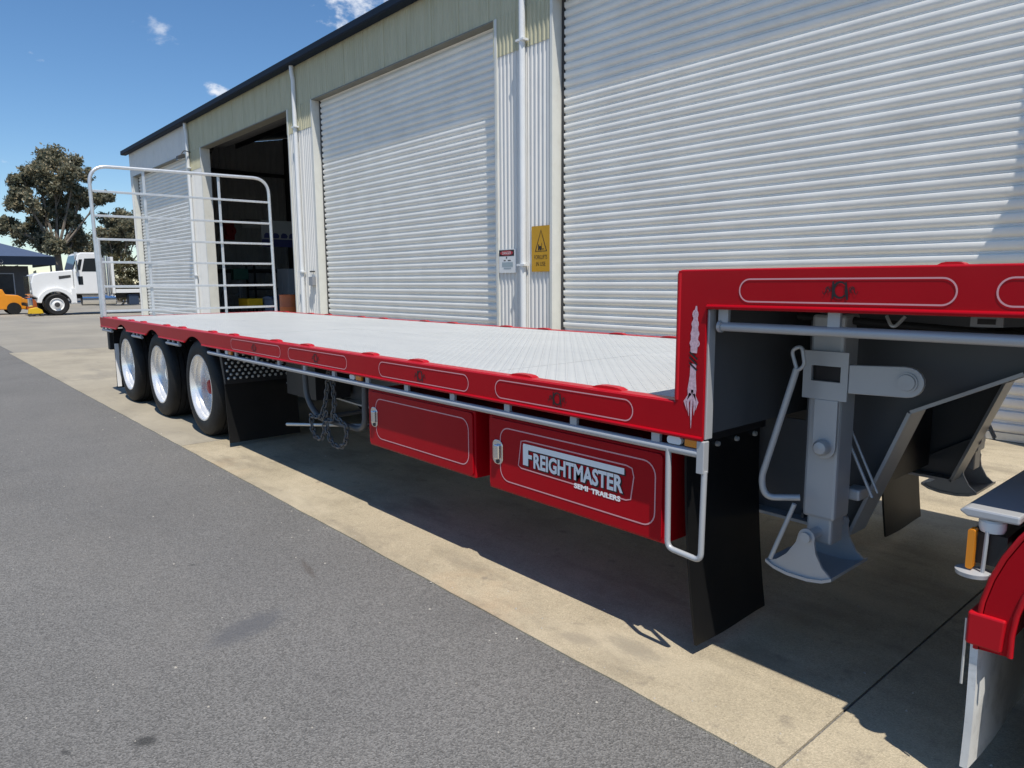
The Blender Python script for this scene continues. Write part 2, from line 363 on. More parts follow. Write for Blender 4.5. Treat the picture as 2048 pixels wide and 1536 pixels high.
def deck_material():
    """silver-painted checker plate: small raised bars, alternately turned"""
    m = bpy.data.materials.new('checker_plate'); m.use_nodes = True; t = m.node_tree; b = t.nodes['Principled BSDF']
    n = t.nodes.new; l = t.links.new
    g = n('ShaderNodeNewGeometry')
    hs = []
    for rot, off in ((R(45), 0.0), (R(-45), 0.5)):
        mp_ = n('ShaderNodeMapping'); mp_.inputs['Rotation'].default_value = (0, 0, rot); mp_.inputs['Scale'].default_value = (21, 21, 21); mp_.inputs['Location'].default_value = (off, off*0.5, 0)
        l(g.outputs['Position'], mp_.inputs['Vector'])
        fr = n('ShaderNodeVectorMath'); fr.operation = 'FRACTION'; l(mp_.outputs[0], fr.inputs[0])
        sb = n('ShaderNodeVectorMath'); sb.operation = 'SUBTRACT'; sb.inputs[1].default_value = (0.5, 0.5, 0.5); l(fr.outputs[0], sb.inputs[0])
        ml = n('ShaderNodeVectorMath'); ml.operation = 'MULTIPLY'; ml.inputs[1].default_value = (2.6, 7.0, 0); l(sb.outputs[0], ml.inputs[0])
        ln = n('ShaderNodeVectorMath'); ln.operation = 'LENGTH'; l(ml.outputs[0], ln.inputs[0])
        mr = n('ShaderNodeMapRange'); mr.interpolation_type = 'SMOOTHSTEP'; mr.inputs['From Min'].default_value = 1.0; mr.inputs['From Max'].default_value = 0.5
        l(ln.outputs['Value'], mr.inputs['Value']); hs.append(mr.outputs[0])
    mx = n('ShaderNodeMath'); mx.operation = 'MAXIMUM'; l(hs[0], mx.inputs[0]); l(hs[1], mx.inputs[1])
    bp = n('ShaderNodeBump'); bp.inputs['Strength'].default_value = 0.9; bp.inputs['Distance'].default_value = 0.005
    l(mx.outputs[0], bp.inputs['Height']); l(bp.outputs[0], b.inputs['Normal'])
    ns = n('ShaderNodeTexNoise'); ns.inputs['Scale'].default_value = 1.4; ns.inputs['Detail'].default_value = 9; ns.inputs['Roughness'].default_value = 0.7
    mp2_ = n('ShaderNodeMapping'); mp2_.inputs['Scale'].default_value = (0.5, 1.6, 1); l(g.outputs['Position'], mp2_.inputs['Vector']); l(mp2_.outputs[0], ns.inputs['Vector'])
    r = n('ShaderNodeValToRGB'); e = r.color_ramp.elements
    e[0].position, e[0].color = 0.3, (0.47, 0.485, 0.48, 1); e[1].position, e[1].color = 0.7, (0.58, 0.59, 0.575, 1)
    l(ns.outputs['Fac'], r.inputs['Fac'])
    mm = n('ShaderNodeMix'); mm.data_type = 'RGBA'; mm.inputs[7].default_value = (0.68, 0.685, 0.67, 1); 
    k = n('ShaderNodeMath'); k.operation = 'MULTIPLY'; k.inputs[1].default_value = 0.5; l(mx.outputs[0], k.inputs[0])
    l(k.outputs[0], mm.inputs[0]); l(r.outputs[0], mm.inputs[6]); l(mm.outputs[2], b.inputs['Base Color'])
    b.inputs['Roughness'].default_value = 0.45; b.inputs['Metallic'].default_value = 0.1
    M['checker_plate'] = m
deck_material()

def translucent_sheet():
    """yellowed fibreglass skylight sheet"""
    m = bpy.data.materials.new('fibreglass'); m.use_nodes = True; t = m.node_tree; b = t.nodes['Principled BSDF']; n = t.nodes.new; l = t.links.new
    g = n('ShaderNodeNewGeometry')
    mp_ = n('ShaderNodeMapping'); mp_.inputs['Scale'].default_value = (2.2, 1, 0.35); l(g.outputs['Position'], mp_.inputs['Vector'])
    ns = n('ShaderNodeTexNoise'); ns.inputs['Scale'].default_value = 2.0; ns.inputs['Detail'].default_value = 7; ns.inputs['Roughness'].default_value = 0.7; l(mp_.outputs[0], ns.inputs['Vector'])
    r = n('ShaderNodeValToRGB'); e = r.color_ramp.elements
    e[0].position, e[0].color = 0.3, (0.56, 0.535, 0.37, 1); e[1].position, e[1].color = 0.72, (0.70, 0.67, 0.49, 1)
    l(ns.outputs['Fac'], r.inputs['Fac']); l(r.outputs[0], b.inputs['Base Color']); b.inputs['Roughness'].default_value = 0.6; b.inputs['Specular IOR Level'].default_value = 0.2
    tr = n('ShaderNodeBsdfTranslucent'); tr.inputs['Color'].default_value = (0.45, 0.42, 0.25, 1)
    mx = n('ShaderNodeMixShader'); mx.inputs[0].default_value = 0.18
    l(b.outputs[0], mx.inputs[1]); l(tr.outputs[0], mx.inputs[2]); l(mx.outputs[0], t.nodes['Material Output'].inputs['Surface'])
    M['fibreglass'] = m
translucent_sheet()
M['fibreglass'].copy().name = 'interior_fill_sheet'; M['interior_fill_sheet'] = bpy.data.materials['interior_fill_sheet']  # material of the added rear roof strips that light the interior
for nd_ in M['interior_fill_sheet'].node_tree.nodes:
    if nd_.type == 'MIX_SHADER': nd_.inputs[0].default_value = 0.38
    if nd_.type == 'BSDF_TRANSLUCENT': nd_.inputs['Color'].default_value = (0.75, 0.74, 0.66, 1)

def leaf_material(name, dark, mid, warm):
    m = bpy.data.materials.new(name); m.use_nodes = True; t = m.node_tree; b = t.nodes['Principled BSDF']; n = t.nodes.new; l = t.links.new
    g = n('ShaderNodeNewGeometry')
    r = n('ShaderNodeValToRGB'); e = r.color_ramp.elements
    e[0].position, e[0].color = 0.0, (*dark, 1); e[1].position, e[1].color = 1.0, (*warm, 1); q = e.new(0.55); q.color = (*mid, 1)
    l(g.outputs['Random Per Island'], r.inputs['Fac']); l(r.outputs[0], b.inputs['Base Color']); b.inputs['Roughness'].default_value = 0.5
    tr = n('ShaderNodeBsdfTranslucent'); l(r.outputs[0], tr.inputs['Color'])
    mx = n('ShaderNodeMixShader'); mx.inputs[0].default_value = 0.4
    l(b.outputs[0], mx.inputs[1]); l(tr.outputs[0], mx.inputs[2]); l(mx.outputs[0], t.nodes['Material Output'].inputs['Surface'])
    M[name] = m
leaf_material('gum_leaves', (0.10, 0.112, 0.075), (0.21, 0.205, 0.135), (0.38, 0.31, 0.19))
leaf_material('shrub_leaves', (0.06, 0.062, 0.025), (0.11, 0.10, 0.042), (0.18, 0.135, 0.06))

def local_child(name, me, mat_, parent, loc=(0, 0, 0)):
    """mesh given in the parent's own coordinates (meshes are shared between alike pieces)"""
    o = bpy.data.objects.new(name, me); COL.objects.link(o); o.parent = parent; o.location = loc
    if not me.materials: me.materials.append(M[mat_])
    return o
def part_at(name, me, mat_, parent, loc):
    """shared mesh placed at a world position under a thing that is not turned"""
    o = bpy.data.objects.new(name, me); COL.objects.link(o); o.parent = parent
    o.matrix_parent_inverse = parent_world(parent).inverted(); o.location = loc
    if not me.materials: me.materials.append(M[mat_])
    return o

# ================================================================== GROUND
g = MB(); g.add([(-900, -900, 0), (900, -900, 0), (900, 900, 0), (-900, 900, 0)], [(0, 1, 2, 3)])
obj('ground', g, 'asphalt', kind='structure', fix=False)
EDGE = 1.93; WALL = 7.45
yard = MB(); yard.box(-62, -19.0, 2.02, 60, -0.05, 0.006)
obj('yard_pavement', yard, 'yard_concrete', kind='structure')
# concrete apron in front of the shed: slabs with sealed joints
apron = MB(); apron.box(-18.98, 13.0, EDGE+0.02, WALL+24, -0.08, -0.012)
apron = obj('apron', apron, 'joint_sealant', kind='structure')
xs = [-18.98, -12.82, -6.90, -0.985, 4.93, 13.0]
for i in range(5):
    for (ya, yb) in ((EDGE, WALL+0.35), (WALL+0.362, WALL+24)):
        s = MB(); nseg = 28
        a, b = xs[i]+0.005, xs[i+1]-0.005
        # the edge against the asphalt is slightly ragged
        edge = [(a+(b-a)*k/nseg, ya + (random.uniform(-0.004, 0.004) if ya == EDGE else 0)) for k in range(nseg+1)]
        s.prism(edge + [(b, yb), (a, yb)], 'z', -0.06, 0.008)
        obj('slab', s, 'concrete' if xs[i] > -12 else 'worn_concrete', apron)

# ================================================================== SHED
X0, X1 = -30.37, 5.2          # ends of the front wall
HEAD, EAVE = 5.42, 6.40
shed = empty('industrial_shed', (-12, WALL, 0), 'long pale grey steel shed with roller doors and dark blue gutter', 'shed')
OPEN = [(-30.05, -23.82), (-22.45, -16.43), (-15.15, -8.91), (-7.63, -1.55), (-0.2, 4.2)]
def rib_profile(xa, xb, y, pitch=0.0875, depth=0.018):
    """plan outline of trapezoid-ribbed sheet, ribs towards -y"""
    pts = []; k0 = math.floor(xa/pitch)
    k = k0
    seq = ((0.0, 0), (0.30, 0), (0.42, 1), (0.72, 1), (0.84, 0))
    while k*pitch < xb:
        for f_, d_ in seq:
            x = (k+f_)*pitch
            if xa < x < xb: pts.append((x, y-depth*d_))
        k += 1
    return [(xa, y)] + pts + [(xb, y)]
def sheet(name, xa, xb, z0, z1, y, mt, parent, pitch=0.0875, depth=0.018, lap=True):
    pr = rib_profile(xa, xb, y, pitch, depth); mb = MB()
    if lap:                                       # side lap: the sheet's edge rib sits proud of its neighbour
        pr = [(xa-0.02, y-depth-0.004), (xa+0.018, y-depth-0.004), (xa+0.024, y)] + [p for p in pr if p[0] > xa+0.03]
    n_ = len(pr)
    mb.add([(p[0], p[1], z0) for p in pr]+[(p[0], p[1], z1) for p in pr], [(i, i+1, i+1+n_, i+n_) for i in range(n_-1)])
    return obj(name, mb, mt, parent, fix=False)
# fascia over the doors: grey steel at the far bay, yellowed fibreglass along the rest
w = 0.77; x = X0
while x < X1-0.05:
    xb = min(x+w, X1)
    if x < -24.2 and xb > -23.70: xb = -23.70
    grey = xb <= -23.69
    sheet('fascia_sheet', x, xb, HEAD+0.02, EAVE-0.05, WALL, 'wall_steel' if grey else 'fibreglass', shed, depth=0.010)
    x = xb
# columns of wall sheet between the openings; the fibreglass laps down over their top
cols = [(X0, OPEN[0][0])] + [(OPEN[i][1], OPEN[i+1][0]) for i in range(4)] + [(OPEN[4][1], X1)]
for i, (xa, xb) in enumerate(cols):
    x = xa
    while x < xb-0.02:
        xe = min(x+0.70, xb)
        if xb-xe < 0.25: xe = xb
        low = HEAD+0.02 if i == 0 else 4.90
        sheet('wall_sheet', x, xe, 0.03, low, WALL+0.006, 'wall_steel', shed, depth=0.016)
        if i > 0: sheet('skylight_sheet', x, xe, 4.88, HEAD+0.019, WALL-0.004, 'fibreglass', shed, depth=0.016)
        x = xe
REC = 0.185
for i, (a, b) in enumerate(OPEN):
    for xj, sg in ((a, 1), (b, -1)):               # jamb: flat face strip and reveal
        f_ = MB(); f_.box(min(xj, xj-sg*0.055), max(xj, xj-sg*0.055), WALL-0.026, WALL+REC+0.06, 0.01, HEAD+0.018)
        obj('jamb_flashing', f_, 'cream_flashing', shed, bevel=0.004)
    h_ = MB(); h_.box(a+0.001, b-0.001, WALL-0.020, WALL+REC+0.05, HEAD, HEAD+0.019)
    obj('head_flashing', h_, 'head_shade', shed)  # shade of the underside is put into its colour
    hb = MB(); hb.cyl((a+0.05, WALL+REC+0.42, HEAD+0.33), (b-0.05, WALL+REC+0.42, HEAD+0.33), 0.27, 20)
    obj('door_drum', hb, 'dark_steel', shed, smooth=40)
# roller door curtains
PITCH = 0.118
prof = [(0.004, 0.0), (-0.004, 0.004), (-0.019, 0.018), (-0.0235, 0.024), (-0.025, 0.050), (-0.0250, 0.078), (-0.0232, 0.0815), (-0.020, 0.0825), (0.004, 0.083), (0.007, 0.090), (0.000, 0.096), (-0.002, 0.101), (0.000, 0.106), (0.007, 0.112), (0.004, PITCH)]
def slat_mesh(width):
    mb = MB(); n_ = len(prof)
    mb.add([(0, p[0], p[1]) for p in prof]+[(width, p[0], p[1]) for p in prof], [(i, i+n_, i+1+n_, i+1) for i in range(n_-1)])
    return mb.mesh('slat', smooth=60, fix=False)
for di in (0, 2, 3, 4):
    a, b = OPEN[di]; a += 0.02; b -= 0.02
    bot = MB(); bot.box(a+0.03, b-0.03, WALL+REC-0.02, WALL+REC+0.03, 0.014, 0.085); dr = obj('roller_door', bot, 'galvanised', shed)
    for ga, gb in ((a-0.015, a+0.03), (b-0.03, b+0.015)):
        gd_ = MB(); gd_.box(ga, gb, WALL+REC-0.03, WALL+REC+0.055, 0.012, HEAD-0.002); obj('guide', gd_, 'dark_steel', dr)
    nsl = int((HEAD-0.086)/PITCH)+1
    if di in (2, 3):
        me = slat_mesh(b-a-0.05)
        for k in range(nsl):
            part_at('slat', me, 'slat_steel', dr, (a+0.025, WALL+REC+random.uniform(-0.0012, 0.0012), 0.086+k*PITCH))
    else:
        cu = MB(); n_ = len(prof)
        for k in range(nsl):
            z0 = 0.086+k*PITCH
            cu.add([(a+0.025, WALL+REC+p[0], z0+p[1]) for p in prof]+[(b-0.025, WALL+REC+p[0], z0+p[1]) for p in prof], [(i, i+n_, i+1+n_, i+1) for i in range(n_-1)])
        c_ = obj('curtain', cu, 'slat_steel', dr, smooth=60, fix=False)
# gutter, roof, gable end
gp = [(WALL-0.215, EAVE+0.02), (WALL-0.222, EAVE-0.10), (WALL-0.20, EAVE-0.125), (WALL-0.03, EAVE-0.125), (WALL-0.03, EAVE+0.03), (WALL-0.045, EAVE+0.03), (WALL-0.045, EAVE-0.10), (WALL-0.195, EAVE-0.10), (WALL-0.20, EAVE+0.03)]
gt_ = MB(); gt_.prism(gp, 'x', X0-0.36, X1+0.36); obj('gutter', gt_, 'roof_blue', shed)
YB = WALL+24; YR = WALL+12; ZR = EAVE+12*0.19
cuts = [X0-0.36, -28.4, -27.6, -24.2, -23.4, -20.0, -19.2, -12.2, -11.4, -4.2, -3.4, X1+0.36]
for (ya, za, yb, zb) in ((WALL-0.08, EAVE+0.035, YR, ZR), (YR, ZR, YB+0.2, EAVE+0.035)):
    if ya < YR:                                      # front slope is all steel
        rf = MB(); rf.prism([(ya, za), (yb, zb), (yb, zb+0.05), (ya, za+0.05)], 'x', cuts[0], cuts[-1]); obj('roof_sheet', rf, 'roof_blue', shed); continue
    for i in range(len(cuts)-1):                     # rear slope: steel sheets plus unseen translucent strips added to brighten the interior
        rf = MB(); th = 0.05 if i % 2 == 0 else 0.012
        rf.prism([(ya, za), (yb, zb), (yb, zb+th), (ya, za+th)], 'x', cuts[i]+0.001, cuts[i+1]-0.001)
        obj('roof_sheet' if i % 2 == 0 else 'interior_fill_strip', rf, 'roof_blue' if i % 2 == 0 else 'interior_fill_sheet', shed)
ge = MB()
gpts = []
k = 0
while WALL+0.02+k*0.24 < YB:
    y0 = WALL+0.02+k*0.24
    for f_, d_ in ((0, 0), (0.13, 0), (0.155, 1), (0.195, 1), (0.22, 0)):
        gpts.append((X0-0.02+0.024*d_, min(y0+f_, YB)))
    k += 1
n_ = len(gpts)
top = lambda y: EAVE-0.02 + (min(y, 2*YR-y)-WALL)*0.19
ge.add([(p[0], p[1], 0.0) for p in gpts]+[(p[0], p[1], top(p[1])) for p in gpts], [(i, i+1, i+1+n_, i+n_) for i in range(n_-1)])
obj('gable_wall', ge, 'inner_steel', shed, fix=False)
bw = MB(); bw.box(X0, X1, YB, YB+0.05, 0, EAVE); obj('rear_wall', bw, 'inner_steel', shed)
ew = MB(); ew.prism([(WALL+0.02, 0), (YB, 0), (YB, EAVE), (YR, ZR-0.05), (WALL+0.02, EAVE-0.05)], 'x', X1-0.05, X1); obj('end_wall', ew, 'inner_steel', shed)
pw_ = MB(); pw_.box(-15.9, -15.85, WALL+0.25, YB, 0, 6.3); obj('partition_wall', pw_, 'inner_steel', shed)
for y in (WALL+0.32, WALL+6, WALL+12, WALL+18):
    c_ = MB(); c_.box(X0+0.10, X0+0.28, y, y+0.2, 0, top(y)); obj('steel_column', c_, 'dark_steel', shed)
for z in (1.9, 3.9, 5.9):
    c_ = MB(); c_.box(X0+0.045, X0+0.10, WALL+0.3, YB-0.2, z, z+0.15); obj('wall_girt', c_, 'dark_steel', shed)
for y in (WALL+1.5, WALL+4, WALL+6.5, WALL+9):
    c_ = MB(); c_.box(X0, X1-0.06, y, y+0.07, top(y)-0.20, top(y)-0.02); obj('purlin', c_, 'dark_steel', shed)
cb = MB(); cb.box(X0, X1, WALL+0.08, WALL+0.2, EAVE-0.32, EAVE-0.12); obj('eave_beam', cb, 'dark_steel', shed)
for (xa, xb) in cols[1:-1]:
    c_ = MB(); c_.box((xa+xb)/2-0.1, (xa+xb)/2+0.1, WALL+0.06, WALL+0.32, 0, EAVE-0.33); obj('portal_column', c_, 'dark_steel', shed)
# downpipes
def downpipe(x):
    d = MB(); d.tube(fillet([(x, WALL-0.10, EAVE-0.126), (x, WALL-0.10, EAVE-0.28), (x, WALL-0.072, EAVE-0.40), (x, WALL-0.072, 0.02)], 0.06, 4), 0.048, 14)
    p = obj('downpipe', d, 'white_pipe', shed, smooth=50)
    for z in (1.72, 4.95):
        s = MB(); s.box(x-0.085, x+0.085, WALL-0.128, WALL-0.02, z, z+0.03); obj('pipe_strap', s, 'white_pipe', p)
for x in (-23.45, -15.90, -8.215, -0.9): downpipe(x)

# signs and fittings on the front wall
def plate(name, x0, x1, z0, z1, mt, label, cat, y=WALL-0.022):
    p = MB(); p.prism(rrect(x0, x1, z0, z1, 0.012, 3), 'y', y-0.006, y); return tag(obj(name, p, mt), label, cat)
s1 = plate('warning_sign', -8.07, -7.68, 1.63, 2.30, 'sign_yellow', 'orange yellow warning sign with black triangle beside the white downpipe', 'sign')
ys = WALL-0.0295
t = MB(); t.ribbon([(-7.985, 1.93), (-7.745, 1.93), (-7.865, 2.235)], 0.022, ys, closed=True)
obj('triangle_border', t, 'black_print', s1, fix=False)
t = MB()                                             # forklift pictogram
t.box(-7.925, -7.86, ys-0.0005, ys, 1.965, 2.005); t.box(-7.925, -7.905, ys-0.0005, ys, 2.006, 2.03); t.box(-7.855, -7.847, ys-0.0005, ys, 1.955, 2.05); t.box(-7.846, -7.80, ys-0.0005, ys, 1.957, 1.966)
t.prism([(-7.912+0.016*math.cos(a*0.785), 1.958+0.016*math.sin(a*0.785)) for a in range(8)], 'y', ys-0.001, ys-0.0006)
t.prism([(-7.872+0.016*math.cos(a*0.785), 1.958+0.016*math.sin(a*0.785)) for a in range(8)], 'y', ys-0.001, ys-0.0006)
obj('pictogram', t, 'black_print', s1, fix=False)
obj('lettering', text_mb('FORKLIFTS', 0.085, -8.015, ys, 1.815, width=0.28), 'black_print', s1, fix=False)
obj('lettering', text_mb('IN USE', 0.085, -7.975, ys, 1.715, width=0.20), 'black_print', s1, fix=False)
s2 = plate('danger_sign', -8.835, -8.42, 1.62, 1.985, 'sign_white', 'small white danger sign with red header beside the roller door', 'sign')
t = MB(); t.prism(rrect(-8.83, -8.47, 1.88, 1.975, 0.008, 3), 'y', ys, ys+0.0005); obj('header', t, 'black_print', s2)
t = MB(); t.prism([(-8.65+0.155*math.cos(R(a)), 1.928+0.038*math.sin(R(a))) for a in range(0, 360, 15)], 'y', ys-0.002, ys-0.001); obj('header', t, 'sign_red', s2)
obj('lettering', text_mb('DANGER', 0.06, -8.755, ys-0.003, 1.907, width=0.21), 'sign_white', s2, fix=False)
t = MB(); t.prism([(-8.65+0.014*math.cos(R(a)), 1.855+0.016*math.sin(R(a))) for a in range(0, 360, 30)], 'y', ys-0.0005, ys); obj('print_symbol', t, 'black_print', s2)
for (xa, xb, za, zb, mt_) in ((-8.72, -8.67, 1.805, 1.82, 'dark_steel'), (-8.62, -8.55, 1.805, 1.82, 'dark_steel'), (-8.76, -8.50, 1.715, 1.785, 'print_blue_grey'), (-8.72, -8.54, 1.68, 1.70, 'print_blue_grey')):
    t = MB(); t.box(xa, xb, ys-0.0005, ys, za, zb); obj('print_block', t, mt_, s2)
ctl = empty('door_control_box', (-15.42, WALL, 1.4), 'small grey door control box on the wall sheet between doors', 'control box')
c_ = MB(); c_.box(-15.52, -15.33, WALL-0.10, WALL-0.017, 1.42, 1.62); obj('case', c_, 'cabinet_grey', ctl, bevel=0.006)
c_ = MB(); c_.box(-15.50, -15.36, WALL-0.075, WALL-0.018, 1.72, 1.75); obj('cover', c_, 'dark_steel', ctl)
fl = empty('security_light', (-23.62, WALL-0.1, 5.2), 'dark floodlight on a bracket beside the far downpipe', 'light')
c_ = MB(); c_.tube(fillet([(-23.36, WALL-0.02, 5.42), (-23.31, WALL-0.22, 5.45), (-23.26, WALL-0.34, 5.28)], 0.08), 0.016, 8); obj('bracket', c_, 'dark_steel', fl, smooth=50)
c_ = MB(); c_.prism([(WALL-0.46, 5.15), (WALL-0.24, 5.22), (WALL-0.26, 5.34), (WALL-0.44, 5.26)], 'x', -23.36, -23.14); hd = obj('lamp_head', c_, 'dark_steel', fl, bevel=0.01)
c_ = MB(); c_.prism([(WALL-0.45, 5.141), (WALL-0.25, 5.205), (WALL-0.25, 5.212), (WALL-0.45, 5.148)], 'x', -23.34, -23.16); obj('lens', c_, 'clear_lens', hd)
eb = empty('shadow_caster', (-1.2, WALL, 2.4), 'unseen pale grey box added on the column to shade the widest roller door', 'shadow caster')  # unseen box, added to throw the slanted shadow onto the wide door
c_ = MB(); c_.box(-1.50, -1.05, WALL-0.22, WALL-0.02, 2.2, 3.42); bd = obj('case', c_, 'wall_steel', eb, bevel=0.01)
c_ = MB(); c_.box(-1.46, -1.09, WALL-0.232, WALL-0.221, 2.25, 3.37); obj('door', c_, 'wall_steel', eb, bevel=0.004)
c_ = MB(); c_.box(-1.12, -1.10, WALL-0.255, WALL-0.233, 2.75, 2.87); obj('handle', c_, 'dark_steel', eb)

# things standing inside the open bay
def thing(name, loc, label, cat, group=None): return empty(name, loc, label, cat, group)
t = thing('orange_drum', (-19.15, 8.5, 0), 'rusty orange steel drum just inside the open bay', 'drum')
c_ = MB(); c_.lathe([(0, 0), (0, 0.29), (0.03, 0.30), (0.32, 0.29), (0.335, 0.30), (0.35, 0.29), (0.65, 0.29), (0.665, 0.30), (0.68, 0.29), (0.98, 0.29), (0.985, 0.30), (1.0, 0.295), (1.0, 0.28), (0.985, 0.27), (0.985, 0)], (-19.15, 8.5, 0.16), 'z', 28); obj('body', c_, 'drum_orange', t, smooth=40)
c_ = MB(); c_.cyl((-19.0, 8.55, 1.145), (-19.0, 8.55, 1.17), 0.03, 10); obj('bung', c_, 'dark_steel', t)
t = thing('wooden_pallet', (-19.15, 8.5, 0), 'low timber pallet under the orange drum', 'pallet')
for k in range(5):
    c_ = MB(); c_.box(-19.65+k*0.22, -19.53+k*0.22, 8.05, 8.95, 0.12, 0.155); obj('slat', c_, 'brick_tan', t)
for k in range(3):
    c_ = MB(); c_.box(-19.65, -18.65, 8.06+k*0.40, 8.14+k*0.40, 0.012, 0.119); obj('bearer', c_, 'brick_tan', t)
t = thing('wheelie_bin', (-21.3, 9.0, 0), 'dark blue wheelie bin beside the orange drum', 'bin')
c_ = MB(); c_.prism([(-21.55, 0.12), (-21.05, 0.12), (-20.98, 1.0), (-21.62, 1.0)], 'y', 8.75, 9.3); obj('body', c_, 'bin_blue', t, bevel=0.02)
c_ = MB(); c_.prism([(-21.66, 1.0), (-20.95, 1.0), (-20.98, 1.05), (-21.3, 1.09), (-21.62, 1.05)], 'y', 8.72, 9.34); obj('lid', c_, 'bin_blue', t, bevel=0.01)
for x in (-21.5, -21.1):
    c_ = MB(); c_.cyl((x-0.03, 9.3, 0.12), (x+0.03, 9.3, 0.12), 0.11, 16); obj('wheel', c_, 'black_rubber', t)
t = thing('steel_locker', (-23.8, 10.6, 0), 'tall pale grey steel locker standing inside the open bay', 'locker')
c_ = MB(); c_.box(-24.3, -23.4, 10.35, 10.9, 0.02, 1.95); obj('case', c_, 'cabinet_grey', t, bevel=0.01)
for k in range(2):
    c_ = MB(); c_.box(-24.28+k*0.45, -23.86+k*0.45, 10.335, 10.349, 0.1, 1.90); d_ = obj('door', c_, 'cabinet_grey', t, bevel=0.004)
    c_ = MB(); c_.box(-23.92+k*0.45, -23.89+k*0.45, 10.315, 10.334, 0.95, 1.1); obj('handle', c_, 'dark_steel', d_)
t = thing('banner', (-24.6, 10.5, 2.7), 'white and blue company banner hanging above the lockers', 'banner')
c_ = MB(); c_.box(-24.62, -24.6, 10.0, 11.6, 2.72, 3.62); obj('sheet', c_, 'banner_white', t)
c_ = MB(); c_.box(-24.598, -24.596, 10.0, 11.6, 2.72, 2.98); obj('stripe', c_, 'banner_blue', t)
for k in range(5):                                    # the lettering is only blue blocks at this distance
    c_ = MB(); ya = 10.08+k*0.30
    c_.prism([(ya, 3.02), (ya+0.22, 3.02), (ya+0.26, 3.10), (ya+0.20, 3.18), (ya+0.08, 3.2), (ya+0.02, 3.14)], 'x', -24.598, -24.595)
    obj('letter', c_, 'banner_blue', t)
t = thing('hose_reel', (X0+0.2, 11.0, 3.6), 'red fire hose reel high on the ribbed inside wall', 'hose reel')
c_ = MB(); c_.box(X0+0.02, X0+0.14, 10.75, 11.15, 3.25, 4.05); obj('backplate', c_, 'sign_red', t)
c_ = MB(); c_.lathe([(0, 0.1), (0, 0.22), (0.14, 0.22), (0.14, 0.1)], (X0+0.16, 10.95, 3.6), 'x', 20, closed=True); obj('reel', c_, 'sign_red', t)
t = thing('notice_board', (X0+0.1, 12.0, 3.9), 'white notice board on the ribbed inside wall', 'notice board')
c_ = MB(); c_.box(X0+0.06, X0+0.10, 11.5, 12.35, 3.75, 4.08); obj('panel', c_, 'sign_white', t)
c_ = MB(); c_.box(X0+0.055, X0+0.11, 11.48, 12.37, 4.081, 4.11); obj('frame', c_, 'dark_steel', t)
t = thing('storage_rack', (-26, 11, 0), 'tall dark steel storage rack standing against the inside wall', 'rack')
for y in (10.9, 13.1):
    for x in (-28.6, -27.8):
        c_ = MB(); c_.box(x, x+0.06, y, y+0.06, 0.01, 2.2); obj('upright', c_, 'dark_steel', t)
for z in (0.5, 1.2, 1.95):
    c_ = MB(); c_.box(-28.6, -27.74, 10.9, 13.16, z, z+0.06); obj('shelf', c_, 'dark_steel', t)
t = thing('drill_press', (-26.5, 9.9, 0), 'green pedestal drill press inside the open bay', 'drill press')
c_ = MB(); c_.box(-26.7, -26.3, 9.65, 10.05, 0.01, 0.1); obj('base', c_, 'machine_green', t)
c_ = MB(); c_.cyl((-26.5, 9.85, 0.1), (-26.5, 9.85, 1.7), 0.06, 12); obj('column', c_, 'cabinet_grey', t, smooth=50)
c_ = MB(); c_.box(-26.65, -26.35, 9.6, 10.15, 1.6, 2.0); obj('head', c_, 'machine_green', t, bevel=0.03)
c_ = MB(); c_.box(-26.7, -26.3, 9.6, 9.95, 1.05, 1.1); obj('table', c_, 'cabinet_grey', t)
t = thing('tool_trolley', (-23.5, 9.1, 0), 'yellow tool trolley low behind the open doorway', 'trolley')
c_ = MB(); c_.box(-24.0, -23.2, 8.85, 9.35, 0.72, 0.98); obj('tray', c_, 'machine_yellow', t, bevel=0.01)
c_ = MB(); c_.box(-24.0, -23.2, 8.85, 9.35, 0.25, 0.32); obj('shelf', c_, 'machine_yellow', t, bevel=0.01)
for x in (-23.98, -23.24):
    for y in (8.87, 9.31):
        c_ = MB(); c_.box(x, x+0.03, y, y+0.03, 0.08, 0.72); obj('leg', c_, 'dark_steel', t)
        c_ = MB(); c_.cyl((x, y+0.015, 0.055), (x+0.03, y+0.015, 0.055), 0.05, 12); obj('castor', c_, 'black_rubber', t)

# ================================================================== TRAILER
Y0, Y1 = 2.20, 4.69               # near and far side of the deck
XR, XS, XF = -11.12, -1.475, 2.6  # rear end, step face, front end
ZL0, ZL1, ZU0, ZU1 = 0.915, 1.045, 1.397, 1.532
AX = (-7.22, -8.62, -10.0); WR = 0.478; WZ = 0.484
tr = empty('drop_deck_trailer', (-5, 3.45, 0), 'red drop deck semi trailer with silver checker plate deck and three axles', 'trailer')
def arc(cx, cz, r, a0, a1, n): return [(cx+r*math.cos(R(a0+(a1-a0)*i/n)), cz+r*math.sin(R(a0+(a1-a0)*i/n))) for i in range(n+1)]
